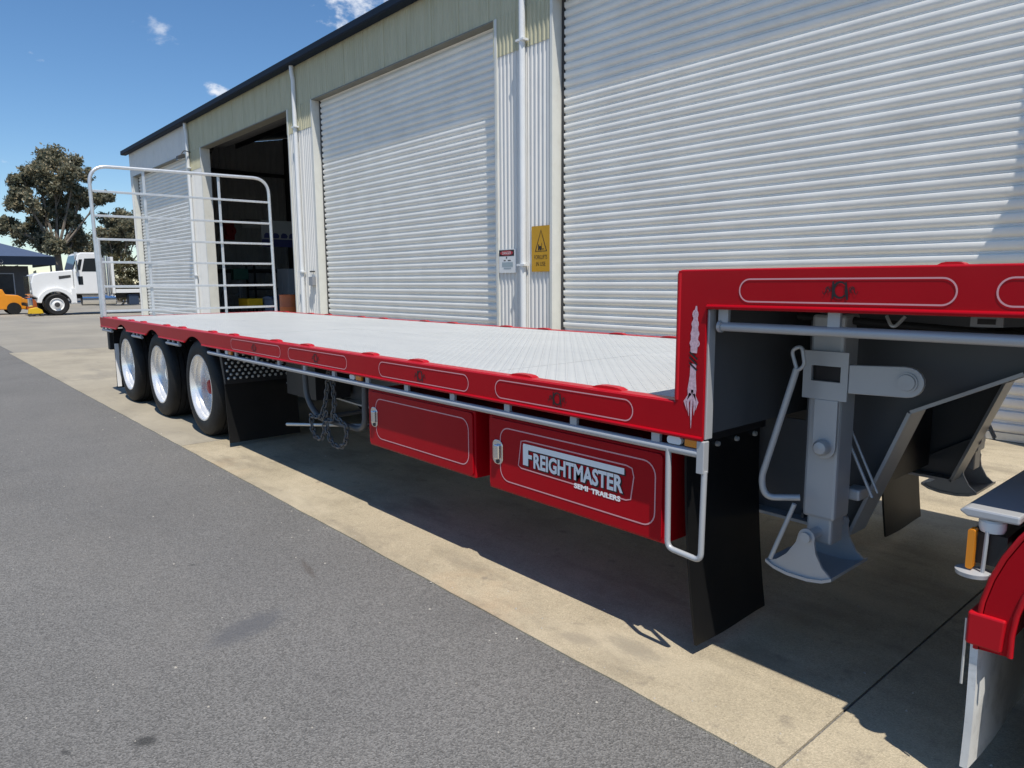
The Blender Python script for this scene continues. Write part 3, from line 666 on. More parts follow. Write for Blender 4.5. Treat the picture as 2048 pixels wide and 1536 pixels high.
# side coaming: lower rail with wheel arches, riser and upper rail in one piece
AR = 0.503
def rail_outline():
    p = [(XR, ZL0)]
    for ax in sorted(AX):
        h = ZL0-WZ; a = math.degrees(math.asin(h/AR))
        p += arc(ax, WZ, AR, 180-a, a, 12)
    p += [(XS, ZL0), (XS, ZU0), (XF, ZU0), (XF, ZU1), (XS-0.125, ZU1), (XS-0.125, ZL1), (XR, ZL1)]
    return p
def lip_path():
    segs = []; x = XR
    for ax in sorted(AX):
        h = ZL0-WZ; dx = math.sqrt(AR*AR-h*h)
        segs.append((x, ax-dx)); x = ax+dx
    segs.append((x, XS)); return segs
for (ya, sg) in ((Y0, 1), (Y1, -1)):
    r_ = MB(); r_.prism(rail_outline(), 'y', min(ya, ya+sg*0.012), max(ya, ya+sg*0.012))
    side = obj('side_rail', r_, 'red_paint', tr, bevel=0.003)
    fz = MB(); fz.box(XR, XS-0.126, min(ya+sg*0.013, ya+sg*0.078), max(ya+sg*0.013, ya+sg*0.078), ZL1-0.012, ZL1+0.003)
    fz.box(XS-0.124, XF, min(ya+sg*0.013, ya+sg*0.078), max(ya+sg*0.013, ya+sg*0.078), ZU1-0.012, ZU1+0.003)
    obj('coaming_flange', fz, 'red_bright', side, bevel=0.004)
    for a, b, z in [(a, b, ZL0) for a, b in lip_path()] + [(XS+0.004, XF, ZU0)]:
        lp = MB(); lp.tube([(a, ya-sg*0.002, z+0.006), (b, ya-sg*0.002, z+0.006)], 0.0085, 8); obj('rolled_lip', lp, 'red_paint', side, smooth=50)
    cs = MB(); cs.tube([(XS-0.118, ya+sg*0.006, ZL1+0.01), (XS-0.118, ya+sg*0.006, ZU1-0.01)], 0.011, 8); obj('corner_bead', cs, 'red_bright', side, smooth=50)
    # low raised tie-down lugs on the coaming, each with its slot
    me = None
    lug_x = [-1.98, -2.52, -3.42, -3.96, -4.86, -5.4, -6.3, -6.84, -7.74, -8.28, -9.2, -9.75, -10.6]
    lm = MB(); lm.prism([(-0.085, 0), (0.085, 0), (0.06, 0.009), (0.03, 0.012), (-0.03, 0.012), (-0.06, 0.009)], 'y', -0.020, 0.020)
    me = lm.mesh('tie_down_lug')
    sm = MB(); sm.prism([(-0.05, -0.004), (0.05, -0.004), (0.05, 0.006), (-0.05, 0.006)], 'z', 0.0122, 0.0128)
    sme = sm.mesh('slot')
    for x in lug_x + [-0.72, 0.4, 1.5]:
        z = ZL1 if x < XS else ZU1
        q = part_at('tie_down_lug', me, 'red_bright', tr, (x, ya+sg*0.066, z+0.003))
        if x > XS: q.scale = (0.42, 1, 0.7); local_child('slot', sme, 'black_print', q)
# deck plates: separate checker plates with welded joints
def deck(x0, x1, z, n):
    for i in range(n):
        a = x0+(x1-x0)*i/n; b = x0+(x1-x0)*(i+1)/n
        for (ya, yb) in ((Y0+0.079, (Y0+Y1)/2-0.001), ((Y0+Y1)/2+0.001, Y1-0.079)):
            d = MB(); d.box(a+0.0015, b-0.0015, ya, yb, z-0.012, z-0.002+random.uniform(-0.0008, 0.0008)); obj('deck_plate', d, 'checker_plate', tr)
deck(XR+0.002, XS-0.127, ZL1, 8); deck(XS-0.12, XF, ZU1, 4)
fp = MB(); fp.box(XS-0.06, XS-0.014, Y0+0.013, Y1-0.013, 0.93, ZU1-0.02); obj('step_panel', fp, 'grey_chassis', tr)
for (a, b) in ((Y0+0.0125, Y0+0.055), (Y1-0.055, Y1-0.0125)):
    ed = MB(); ed.box(XS-0.013, XS+0.006, a, b, ZL0+0.002, ZU0-0.004); obj('step_edge', ed, 'silver_paint', tr, bevel=0.003)
bp_ = MB(); bp_.box(XS-0.13, XS-0.122, Y0+0.079, Y1-0.079, ZL1, ZU1-0.015); obj('step_riser', bp_, 'red_paint', tr)
re_ = MB(); re_.box(XR-0.03, XR-0.001, Y0, Y1, 0.90, ZL1+0.002); obj('rear_bolster', re_, 'red_paint', tr, bevel=0.005)
# tie rail under the coaming with its posts
def tie_rail(x0, x1, z, ya, posts, ztop):
    t_ = MB(); t_.cyl((x0, ya, z), (x1, ya, z), 0.0165, 12); rail = obj('tie_rail', t_, 'silver_paint', tr, smooth=50)
    for x in posts:
        p = MB(); p.box(x-0.02, x+0.02, ya-0.006, ya+0.012, z+0.008, ztop); obj('rail_post', p, 'silver_paint', rail, bevel=0.002)
posts = [-1.692-0.444*k for k in range(12)]
for ya in (Y0+0.012, Y1-0.012):
    tie_rail(-6.82, XS-0.018, 0.862, ya, [p for p in posts if p > -6.8], 0.93)
    for a, b in ((-8.12, -7.68), (-9.52, -9.10), (-11.08, -10.55)): tie_rail(a, b, 0.875, ya, [a+0.05, (a+b)/2, b-0.05], 0.93)
    tie_rail(-1.44, XF-0.1, 1.333, ya+0.03*(1 if ya < 3 else -1), [-1.43, -1.035, -0.2, 0.6, 1.4], ZU0+0.02)
    c_ = MB(); c_.cyl((-1.447, ya+0.03*(1 if ya < 3 else -1), 1.333), (-1.435, ya+0.03*(1 if ya < 3 else -1), 1.333), 0.022, 12); obj('rail_cap', c_, 'silver_paint', tr)
e_ = MB(); e_.box(XS-0.022, XS+0.01, Y0-0.004, Y0+0.03, 0.79, 0.912); obj('end_bracket', e_, 'silver_paint', tr, bevel=0.003)
# access ladder at the front corner
ld = MB(); ld.tube(fillet([(-1.628, Y0+0.006, 0.862), (-1.622, Y0+0.006, 0.466), (-1.470, Y0+0.006, 0.456), (-1.470, Y0+0.012, 0.80)], 0.03, 5), 0.0115, 10); obj('access_step', ld, 'silver_paint', tr, smooth=50)
# main beams
bottom = [(XR+0.2, 0.74), (-10.8, 0.66), (-5.2, 0.50), (-1.195, 0.475), (-1.0, 1.0), (-0.66, 1.175), (0.2, 1.26), (XF, 1.26)]
for yb in (2.90, 4.05):
    w_ = MB(); w_.prism([(x, z+0.012) for x, z in bottom] + [(XF, 1.385), (-1.40, 1.385), (-1.40, 0.905), (XR+0.2, 0.905)], 'y', yb-0.006, yb+0.006)
    beam = obj('main_beam', w_, 'grey_chassis', tr)
    f_ = MB()
    for (a, b) in zip(bottom[:-1], bottom[1:]):
        d = Vector((b[0]-a[0], b[1]-a[1])).normalized(); nx, nz_ = -d.y*0.013, d.x*0.013
        f_.prism([(a[0], a[1]), (b[0], b[1]), (b[0]+nx, b[1]+nz_), (a[0]+nx, a[1]+nz_)], 'y', yb-0.075, yb+0.075)
    obj('bottom_flange', f_, 'silver_paint', beam)
    g_ = MB(); g_.prism([(-1.40, 0.52), (-1.12, 0.70), (-1.12, 0.715), (-1.40, 0.535)], 'y', yb-0.07, yb-0.007); g_.box(-1.40, -1.39, yb-0.07, yb-0.007, 0.50, 1.38); obj('stiffener', g_, 'grey_chassis', beam)
# cross members
cm = MB(); cm.prism([(-0.03, 0.0), (0.03, 0.0), (0.03, 0.008), (-0.022, 0.008), (-0.022, 0.092), (0.03, 0.092), (0.03, 0.10), (-0.03, 0.10)], 'y', Y0+0.05, Y1-0.05); cme = cm.mesh('cross_member')
for k in range(22): part_at('cross_member', cme, 'black_paint', tr, (-1.692-0.444*k, 0, 0.925))
for k in range(8): part_at('cross_member', cme, 'black_paint', tr, (-1.25+0.5*k, 0, 1.41))
# coupling plate and chassis ends under the gooseneck
c_ = MB(); c_.box(-0.35, 2.2, 2.99, 3.96, 1.235, 1.255); obj('skid_plate', c_, 'black_paint', tr)
c_ = MB(); c_.box(-1.39, -1.30, 2.99, 3.96, 0.55, 1.38); obj('neck_cross_plate', c_, 'black_paint', tr)
# --- wheels
def wheel_meshes():
    ty = MB()
    prof_ = [(0.0, 0.30), (-0.022, 0.318), (-0.034, 0.345), (-0.034, 0.40), (-0.022, 0.447), (-0.006, 0.468), (0.014, WR-0.002), (0.035, WR)]
    for g0 in (0.062, 0.118, 0.174): prof_ += [(g0-0.006, WR+0.001), (g0-0.004, WR-0.013), (g0+0.004, WR-0.013), (g0+0.006, WR+0.001)]
    prof_ += [(0.205, WR), (0.224, WR-0.002), (0.246, 0.468), (0.262, 0.447), (0.274, 0.40), (0.272, 0.34), (0.258, 0.300), (0.24, 0.292)]
    ty.lathe(prof_, (0, 0, 0), 'y', 56, closed=True)
    # fine shoulder ribs of the tread
    for k in range(72):
        a = 2*math.pi*k/72; c, s_ = math.cos(a), math.sin(a); t_ = Vector((-s_, 0, c))*0.006; n_ = Vector((c, 0, s_))
        for (ya, yb) in ((-0.004, 0.03),):
            p0 = n_*(WR+0.003); p1 = n_*0.455
            ty.add([p0-t_+Vector((0, yb, 0)), p0+t_+Vector((0, yb, 0)), n_*(WR-0.006)+t_+Vector((0, ya, 0)), n_*(WR-0.006)-t_+Vector((0, ya, 0)), p1-t_+Vector((0, -0.018, 0)), p1+t_+Vector((0, -0.018, 0))], [(0, 1, 2, 3), (3, 2, 5, 4)])
    ri = MB()
    ri.lathe([(0.255, 0.286), (0.262, 0.305), (0.25, 0.31), (0.24, 0.292), (0.235, 0.27), (0.17, 0.262), (0.06, 0.262), (0.02, 0.278), (0.008, 0.292), (-0.018, 0.326), (-0.030, 0.325), (-0.029, 0.312), (-0.012, 0.296), (0.01, 0.285), (0.08, 0.279), (0.125, 0.272), (0.142, 0.255), (0.146, 0.21), (0.142, 0.17), (0.134, 0.155), (0.134, 0.10), (0.134, 0.0)], (0, 0, 0), 'y', 56)
    hh = MB()
    for k in range(10):
        a = 2*math.pi*(k+0.5)/10; c = (0.205*math.cos(a), 0.1435, 0.205*math.sin(a))
        hh.lathe([(0, 0.0), (0, 0.027), (0.004, 0.031)], c, 'y', 16)
    hb = MB()
    hb.lathe([(0.133, 0.085), (0.10, 0.082), (0.085, 0.076), (0.06, 0.072), (0.048, 0.062), (0.044, 0.0)], (0, 0, 0), 'y', 28)
    nt_ = MB()
    for k in range(10):
        a = 2*math.pi*k/10; c = Vector((0.128*math.cos(a), 0.133, 0.128*math.sin(a)))
        nt_.lathe([(0.0, 0.017), (-0.03, 0.0165), (-0.045, 0.010), (-0.047, 0.0)], c, 'y', 8)
    return (ty.mesh('tyre', 35), ri.mesh('wheel', 40), hh.mesh('hand_holes', None), hb.mesh('hub', 40), nt_.mesh('wheel_nuts', 40))
WM = wheel_meshes()
def wheel(parent, x, y, z, far=False, hub='red_paint', inner=False, sub=True):
    w_ = part_at('wheel', WM[1], 'polished_alloy', parent, (x, y, z))
    if far: w_.rotation_euler = (0, 0, math.pi)
    else: w_.rotation_euler = (0, random.uniform(0, 6), 0)
    local_child('tyre', WM[0], 'black_rubber', w_)
    if not inner:
        local_child('hand_hole', WM[2], 'black_print', w_); local_child('wheel_nut', WM[4], 'chrome', w_); h_ = local_child('hub', WM[3], hub, w_); h_.material_slots[0].link = 'OBJECT'; h_.material_slots[0].material = M[hub]
    return w_
for ax in AX:
    wheel(tr, ax, Y0+0.07, WZ, hub='red_paint' if ax > -8 else 'chrome'); wheel(tr, ax, Y0+0.40, WZ, inner=True)
    wheel(tr, ax, Y1-0.07, WZ, far=True); wheel(tr, ax, Y1-0.40, WZ, far=True, inner=True)
    a_ = MB(); a_.cyl((ax, Y0+0.22, WZ), (ax, Y1-0.22, WZ), 0.06, 14); obj('axle', a_, 'black_paint', tr, smooth=50)
    s_ = MB(); s_.box(ax-0.4, ax+0.35, 2.83, 2.91, WZ+0.07, WZ+0.14); s_.box(ax-0.4, ax+0.35, 4.04, 4.12, WZ+0.07, WZ+0.14); obj('trailing_arm', s_, 'black_paint', tr)
    for yb in (2.87, 4.08):
        s_ = MB(); s_.lathe([(0, 0.10), (0.03, 0.13), (0.07, 0.11), (0.11, 0.13), (0.16, 0.09)], (ax+0.28, yb, WZ+0.14), 'z', 20); obj('air_bag', s_, 'black_rubber', tr, smooth=50)
# black guard with bolt heads in front of the leading axle and mudflaps
def flap(name, x, ya, yb, z0, z1, mt, bow=0.0, th=0.008, skew=0.0):
    mb = MB(); n1 = 10; n2 = 6; v = []
    for side_ in (0, 1):
        for i in range(n1+1):
            t_ = i/n1
            for j in range(n2+1):
                u_ = j/n2
                v.append((x + bow*(1-t_)**2 + 0.006*math.sin(u_*5+t_*2)*(1-t_) + side_*th, ya+(yb-ya)*u_+skew*(1-t_)**2, z0+(z1-z0)*t_))
    o_ = (n1+1)*(n2+1); f = []
    for i in range(n1):
        for j in range(n2):
            a = i*(n2+1)+j; f.append((a, a+1, a+n2+2, a+n2+1)); f.append((a+o_, a+n2+1+o_, a+n2+2+o_, a+1+o_))
    for i in range(n1):
        a = i*(n2+1); f.append((a, a+n2+1, a+n2+1+o_, a+o_)); a += n2; f.append((a, a+o_, a+n2+1+o_, a+n2+1))
    for j in range(n2):
        f.append((j, j+o_, j+1+o_, j+1)); a = n1*(n2+1)+j; f.append((a, a+1, a+1+o_, a+o_))
    mb.add(v, f)
    return obj(name, mb, mt, tr if mt != 'white_flap' else None, smooth=40)
for (a, b) in ((2.245, 2.93), (3.96, 4.645)):
    fl_ = flap('mudflap', -6.56, a, b, 0.05, 0.60, 'flap_rubber', bow=0.04)
    h_ = MB(); h_.box(-6.57, -6.53, a, b, 0.59, 0.62); obj('flap_bar', h_, 'black_paint', fl_)
    k_ = MB(); k_.prism([(-6.57, 0.621), (-6.53, 0.621), (-6.60, 0.88), (-6.66, 0.88)], 'y', a, b); gd = obj('wheel_guard', k_, 'black_paint', tr)
    bm_ = MB()
    for r_i in range(7):
        for c_i in range(12):
            bm_.lathe([(0.0, 0.015), (0.008, 0.012), (0.011, 0.0)], (-6.529-0.0094*r_i, a+0.03+c_i*0.055+(0.027 if r_i % 2 else 0), 0.640+r_i*0.034), 'x', 6)
    obj('guard_studs', bm_, 'galvanised', gd, kind='stuff')
for (a, b, tl) in ((2.27, 2.80, 'near'), (4.09, 4.62, 'far')):
    fl_ = flap('mudflap', -1.60, a, b, 0.055, 0.87, 'flap_rubber', bow=0.05, th=0.010, skew=0.03)
    h_ = MB(); h_.box(-1.61, -1.575, a-0.04, b+0.02, 0.868, 0.905); fb = obj('flap_bar', h_, 'black_paint', fl_)
    n_ = MB()
    for k in range(4): n_.lathe([(0, 0.012), (0.012, 0.010), (0.014, 0)], (-1.588, a+0.06+k*0.14, 0.845), 'x', 8)
    obj('flap_bolts', n_, 'galvanised', fl_)
for (a, b) in ((2.26, 2.76), (4.13, 4.63)):
    fl_ = flap('mudflap', -10.74, a, b, 0.10, 0.86, 'flap_rubber', bow=-0.03)
    h_ = MB(); h_.box(-10.727, -10.724, a, a+0.05, 0.12, 0.70); obj('reflective_edge', h_, 'white_print', fl_)
    t_ = MB(); t_.box(-11.10, -11.0, a, b+0.05, 0.60, 0.88); tl_ = obj('tail_lamp_panel', t_, 'black_paint', tr, bevel=0.01)
    for k, mm_ in enumerate(('red_lens', 'amber_lens', 'red_lens')):
        q_ = MB(); q_.lathe([(0, 0.055), (-0.02, 0.05), (-0.026, 0.0)], (-11.101, a+0.12+k*0.14, 0.74), 'x', 16); obj('tail_lamp', q_, mm_, tl_)
# marker lamps between coaming and tie rail
for x in (-1.56, -4.055, -6.30):
    c_ = MB(); c_.box(x-0.085, x+0.085, Y0+0.02, Y0+0.045, 0.878, 0.914); mk = obj('marker_lamp', c_, 'black_paint', tr)
    c_ = MB(); c_.prism(rrect(x-0.075, x-0.01, 0.882, 0.911, 0.012, 4), 'y', Y0+0.004, Y0+0.02); obj('clear_lens', c_, 'clear_lens', mk)
    c_ = MB(); c_.box(x+0.005, x+0.075, Y0+0.002, Y0+0.02, 0.882, 0.911); obj('amber_lens', c_, 'amber_lens', mk, bevel=0.004)
# --- tool boxes
YB_ = Y0+0.045
def toolbox(x0, x1, z0, z1, deep):
    b_ = MB(); b_.box(x0, x1, YB_+0.006, YB_+deep, z0, z1); bx_ = obj('tool_box', b_, 'red_paint', tr, bevel=0.006)
    d_ = MB(); d_.prism(rrect(x0+0.012, x1-0.012, z0+0.012, z1-0.012, 0.02, 4), 'y', YB_-0.004, YB_+0.005); obj('box_door', d_, 'red_paint', bx_, bevel=0.0025)
    px0, px1, pz0, pz1 = x0+0.10, x1-0.045, z0+0.062, z1-0.05
    p_ = MB(); p_.ribbon(rrect(px0, px1, pz0, pz1, 0.06, 6), 0.006, YB_-0.0052, closed=True); obj('pinstripe', p_, 'pink_stripe', bx_, fix=False)
    lx, lz = x0+0.088, (z0+z1)/2+0.01
    l_ = MB(); l_.prism(rrect(lx-0.045, lx+0.032, lz-0.062, lz+0.062, 0.03, 6), 'y', YB_-0.009, YB_-0.004); lt = obj('latch', l_, 'chrome', bx_, bevel=0.002)
    l_ = MB(); l_.box(lx-0.022, lx+0.014, YB_-0.024, YB_-0.0095, lz-0.035, lz+0.04); obj('latch_handle', l_, 'chrome', lt, bevel=0.006)
    l_ = MB(); l_.lathe([(0, 0.012), (-0.006, 0.010), (-0.008, 0)], (lx-0.004, YB_-0.009, lz-0.047), 'y', 10); obj('latch_lock', l_, 'dark_steel', lt)
    return bx_
toolbox(-3.975, -2.885, 0.470, 0.832, 0.5)
tb = toolbox(-2.770, -1.668, 0.452, 0.832, 0.5)
# lettering panel on the front box
ly = YB_-0.0052
sh = MB(); bx0, bx1 = -2.535, -1.842
outline = [(bx0, 0.612), (bx0+0.02, 0.602), (bx1-0.02, 0.594), (bx1+0.005, 0.602), (bx1+0.02, 0.70), (bx1+0.01, 0.735), (bx1-0.02, 0.742), (bx0+0.05, 0.742), (bx0+0.02, 0.735)]
o_ = MB(); o_.ribbon(outline, 0.006, ly, closed=True); obj('logo_border', o_, 'pink_stripe', tb, fix=False)
for nm, mt, dy, off in (('logo_shadow', 'black_print', -0.0004, (0.007, -0.006)), ('logo', 'white_print', -0.0010, (0, 0))):
    yy = ly+dy
    F = MB(); ox, oz = off
    z0 = 0.622
    F.box(bx0+0.035+ox, bx0+0.072+ox, yy-0.0003, yy, z0+oz, z0+0.099+oz)            # tall F with its long top bar
    F.prism([(bx0+0.0725+ox, z0+0.078+oz), (bx1-0.03+ox, z0+0.078+oz), (bx1-0.03+ox, z0+0.105+oz), (bx0+0.037+ox, z0+0.105+oz), (bx0+0.037+ox, z0+0.0992+oz), (bx0+0.0725+ox, z0+0.0992+oz)], 'y', yy-0.0003, yy)
    F.box(bx0+0.0725+ox, bx0+0.098+ox, yy-0.0003, yy, z0+0.037+oz, z0+0.056+oz)
    obj(nm, F, mt, tb)
    obj(nm, text_mb('REIGHTMASTER', 0.098, bx0+0.106+ox, yy-0.0003, z0+oz, bold=0.0035, width=(bx1-bx0)-0.145), mt, tb, fix=False)
obj('lettering', text_mb('SEMI', 0.030, bx0+0.375, ly-0.0003, 0.583, bold=0.0014, width=0.085), 'white_print', tb, fix=False)
obj('lettering', text_mb('TRAILERS', 0.030, bx0+0.48, ly-0.0003, 0.580, bold=0.0014, width=0.165), 'white_print', tb, fix=False)
# --- painted decoration on the near side rail
near = [o for o in tr.children if o.name.startswith('side_rail')][0]
yd = Y0-0.0016
def stadium(x0, x1, z0, z1): return rrect(x0, x1, z0, z1, (z1-z0)/2-0.0005, 8)
def emblem(cx, cz, s):
    """black monogram in scrollwork"""
    e = MB()
    e.ribbon([(cx+0.30*s*math.cos(R(a)), cz+0.36*s*math.sin(R(a))) for a in range(40, 330, 14)], [0.06*s+0.07*s*abs(math.sin(R(a-40)*0.62)) for a in range(40, 330, 14)], yd)
    e.ribbon([(cx-0.34*s, cz-0.42*s), (cx-0.30*s, cz-0.1*s), (cx-0.34*s, cz+0.40*s)], [0.06*s, 0.15*s, 0.08*s], yd-0.0002)
    e.ribbon([(cx+0.36*s, cz-0.46*s), (cx+0.30*s, cz-0.1*s), (cx+0.26*s, cz+0.36*s)], [0.08*s, 0.15*s, 0.07*s], yd-0.0004)
    for sg in (-1, 1):
        e.ribbon([(cx+sg*(0.48+0.05*k)*s, cz+(0.16*math.sin(k*0.9)-0.05)*s) for k in range(8)], [0.07*s-0.007*s*k for k in range(8)], yd-0.0006)
        e.ribbon([(cx+sg*(0.55+0.13*math.cos(R(a)))*s, cz+(0.02+0.13*math.sin(R(a)))*s) for a in range(0, 300, 25)], 0.03*s, yd-0.0008)
    return e
for (a, b) in ((-2.655, -1.80), (-3.75, -2.87), (-5.04, -4.15), (-6.20, -5.18)):
    p_ = MB(); p_.ribbon(stadium(a, b, ZL0+0.024, ZL1-0.020), 0.005, yd, closed=True); obj('pinstripe', p_, 'pink_stripe', near, fix=False)
    obj('emblem', emblem((a+b)/2, (ZL0+ZL1)/2+0.001, 0.072), 'black_print', near, fix=False)
for (a, b) in ((-1.345, -0.685), (-0.59, 0.4)):
    p_ = MB(); p_.ribbon(stadium(a, b, ZU0+0.027, ZU1-0.033), 0.0048, yd, closed=True); obj('pinstripe', p_, 'pink_stripe', near, fix=False)
    obj('emblem', emblem((a+b)/2+0.012, (ZU0+ZU1)/2, 0.066), 'black_print', near, fix=False)
# scroll on the riser
sx = XS-0.047
S_ = MB()
S_.ribbon([(sx+0.006, 1.405), (sx+0.004, 1.36), (sx+0.002, 1.30), (sx, 1.235)], [0.006, 0.019, 0.032, 0.028], yd)
for k in range(4):
    zc = 1.375-k*0.035
    for sg in (-1, 1): S_.ribbon([(sx+0.003+sg*(0.010+0.003*k)*math.cos(R(a)), zc+0.014*math.sin(R(a))) for a in range(-90, 91, 30)], 0.006, yd-0.0002)
S_.ribbon([(sx, 1.195), (sx-0.001, 1.15), (sx-0.003, 1.10), (sx-0.004, 1.06)], [0.025, 0.026, 0.038, 0.03], yd)
for dx, zt, zb, wd in ((-0.030, 1.085, 1.02, 0.010), (-0.018, 1.10, 1.00, 0.012), (-0.004, 1.10, 0.955, 0.010), (0.010, 1.10, 1.005, 0.012), (0.020, 1.085, 1.025, 0.009)):
    S_.ribbon([(sx+dx*0.3, zt), (sx+dx*1.1, (zt+zb)/2), (sx+dx*0.75, zb)], [wd, wd, 0.001], yd-0.0003)
obj('scroll', S_, 'pink_scroll', near, fix=False)
S_ = MB()
for z in (1.238, 1.218, 1.198): S_.ribbon([(sx-0.018, z), (sx+0.017, z-0.026)], 0.007, yd-0.0005)
obj('scroll_bars', S_, 'black_print', near, fix=False)
# --- landing legs
def landing_leg(yc, sg):
    """sg=+1: outer face looks to -y"""
    Y = lambda d: yc+sg*d
    def B(mb, x0, x1, d0, d1, z0, z1): return mb.box(x0, x1, min(Y(d0), Y(d1)), max(Y(d0), Y(d1)), z0, z1)
    def PR(mb, poly, d0, d1): return mb.prism(poly, 'y', min(Y(d0), Y(d1)), max(Y(d0), Y(d1)))
    tb_ = MB(); B(tb_, -1.275, -1.150, 0.03, 0.155, 0.60, 1.37); leg = obj('landing_leg', tb_, 'silver_paint', tr, bevel=0.012)
    q = MB(); B(q, -1.283, -1.118, 0.0, 0.012, 1.185, 1.238); B(q, -1.283, -1.118, 0.0, 0.012, 1.062, 1.128); B(q, -1.283, -1.252, 0.0, 0.012, 1.1281, 1.1849); B(q, -1.144, -1.118, 0.0, 0.012, 1.1281, 1.1849)
    obj('bracket_plate', q, 'silver_paint', leg)
    q = MB(); B(q, -1.252, -1.144, 0.02, 0.028, 1.128, 1.185); obj('bracket_hole_shade', q, 'black_print', leg)  # black sheet behind the cut-out stands in for the shade inside it
    q = MB(); pts = [(-1.117, 1.195), (-0.935, 1.205)] + arc(-0.922, 1.152, 0.052, 80, -90, 8) + [(-1.117, 1.093)]; PR(q, pts, 0.004, 0.022); br = obj('brace_arm', q, 'silver_paint', leg, bevel=0.003)
    q = MB(); q.lathe([(0, 0.034), (-0.006, 0.034), (-0.006, 0.029), (-0.012, 0.027), (-0.013, 0)] if sg > 0 else [(0, 0.034), (0.006, 0.034), (0.006, 0.029), (0.012, 0.027), (0.013, 0)], (-0.922, Y(0.004), 1.152), 'y', 20); obj('brace_pin', q, 'silver_paint', leg, smooth=40)
    q = MB(); pts = [(-1.237, 1.0615), (-1.237, 0.89)] + arc(-1.193, 0.885, 0.044, 180, 360, 8) + [(-1.149, 1.0615)]; PR(q, pts, 0.002, 0.016); obj('strap', q, 'silver_paint', leg, bevel=0.003)
    q = MB(); q.lathe([(0, 0.030), (-sg*0.02, 0.030), (-sg*0.032, 0.022), (-sg*0.036, 0)], (-1.193, Y(0.002), 0.885), 'y', 20); obj('strap_bolt', q, 'silver_paint', leg, smooth=40)
    q = MB(); B(q, -1.262, -1.163, 0.043, 0.142, 0.50, 0.61); obj('inner_tube', q, 'silver_paint', leg, bevel=0.01)
    # rocker foot: two flared cheeks and a curved sole
    sole = [(-1.37, 0.405), (-1.335, 0.388), (-1.28, 0.378), (-1.20, 0.378), (-1.145, 0.388), (-1.11, 0.405)]
    q = MB(); PR(q, sole + [(x, z+0.012) for x, z in reversed(sole)], -0.055, 0.255); ft = obj('foot', q, 'silver_paint', leg, smooth=40)
    ck = [(-1.366, 0.410), (-1.335, 0.394), (-1.28, 0.3845), (-1.20, 0.3845), (-1.145, 0.394), (-1.114, 0.410), (-1.15, 0.44), (-1.178, 0.49), (-1.185, 0.53)] + arc(-1.215, 0.545, 0.032, 10, 170, 6) + [(-1.255, 0.515), (-1.29, 0.46), (-1.33, 0.425)]
    for dd in (-0.045, 0.232): q = MB(); PR(q, ck, dd, dd+0.010); obj('foot_cheek', q, 'silver_paint', leg)
    q = MB(); q.cyl((-1.215, Y(-0.06), 0.545), (-1.215, Y(0.255), 0.545), 0.020, 14); obj('foot_pin', q, 'silver_paint', leg, smooth=40)
    # diagonal stays to the beam
    q = MB(); q.tube([(-1.225, Y(0.17), 0.985), (-1.075, Y(0.17), 0.685)], 0.006, 8); obj('stay', q, 'silver_paint', leg, smooth=50)
    q = MB(); q.tube([(-1.205, Y(0.19), 0.985), (-1.065, Y(0.19), 0.70)], 0.005, 8); obj('stay', q, 'silver_paint', leg, smooth=50)
    q = MB(); B(q, -1.175, -1.115, 0.156, 0.24, 0.66, 0.705); obj('gear_lug', q, 'silver_paint', leg, bevel=0.01)
    return leg
leg = landing_leg(2.55, 1); landing_leg(4.34, -1)
q = MB(); q.tube(fillet([(-1.262, 2.46, 1.178), (-1.378, 2.45, 0.745), (-1.362, 2.46, 0.675), (-1.255, 2.52, 0.685)], 0.05, 6), 0.0125, 10); cr_ = obj('crank_handle', q, 'silver_paint', leg, smooth=50)
q = MB(); q.tube(fillet([(-1.262, 2.458, 1.178), (-1.285, 2.458, 1.245), (-1.245, 2.458, 1.262), (-1.232, 2.458, 1.19), (-1.262, 2.458, 1.17)], 0.02, 4), 0.007, 8); obj('handle_clip', q, 'silver_paint', leg, smooth=50)
q = MB(); q.tube([(-1.25, 2.47, 0.672), (-1.325, 2.45, 0.445)], 0.009, 8); obj('handle_grip', q, 'silver_paint', leg, smooth=50)
# small plate and hoses under the front deck
q = MB(); q.box(-0.765, -0.675, 2.60, 2.606, 1.345, 1.378); bpl = obj('build_plate', q, 'cabinet_grey', tr)
q = MB(); q.box(-0.745, -0.695, 2.598, 2.5995, 1.353, 1.37); obj('stamped_panel', q, 'black_print', bpl)
q = MB(); q.tube(fillet([(-1.35, 2.62, 1.36), (-1.05, 2.66, 1.34), (-0.6, 2.72, 1.31), (0.4, 2.75, 1.33)], 0.2), 0.014, 8); q.tube(fillet([(-1.35, 2.66, 1.37), (-1.0, 2.70, 1.30), (-0.5, 2.76, 1.34), (0.4, 2.8, 1.33)], 0.2), 0.014, 8); obj('air_line', q, 'black_rubber', tr, smooth=50)
q = MB(); q.tube(fillet([(-1.02, 2.60, 1.37), (-0.99, 2.58, 1.325), (-0.96, 2.60, 1.37)], 0.03), 0.006, 6); obj('wire_clip', q, 'galvanised', tr)
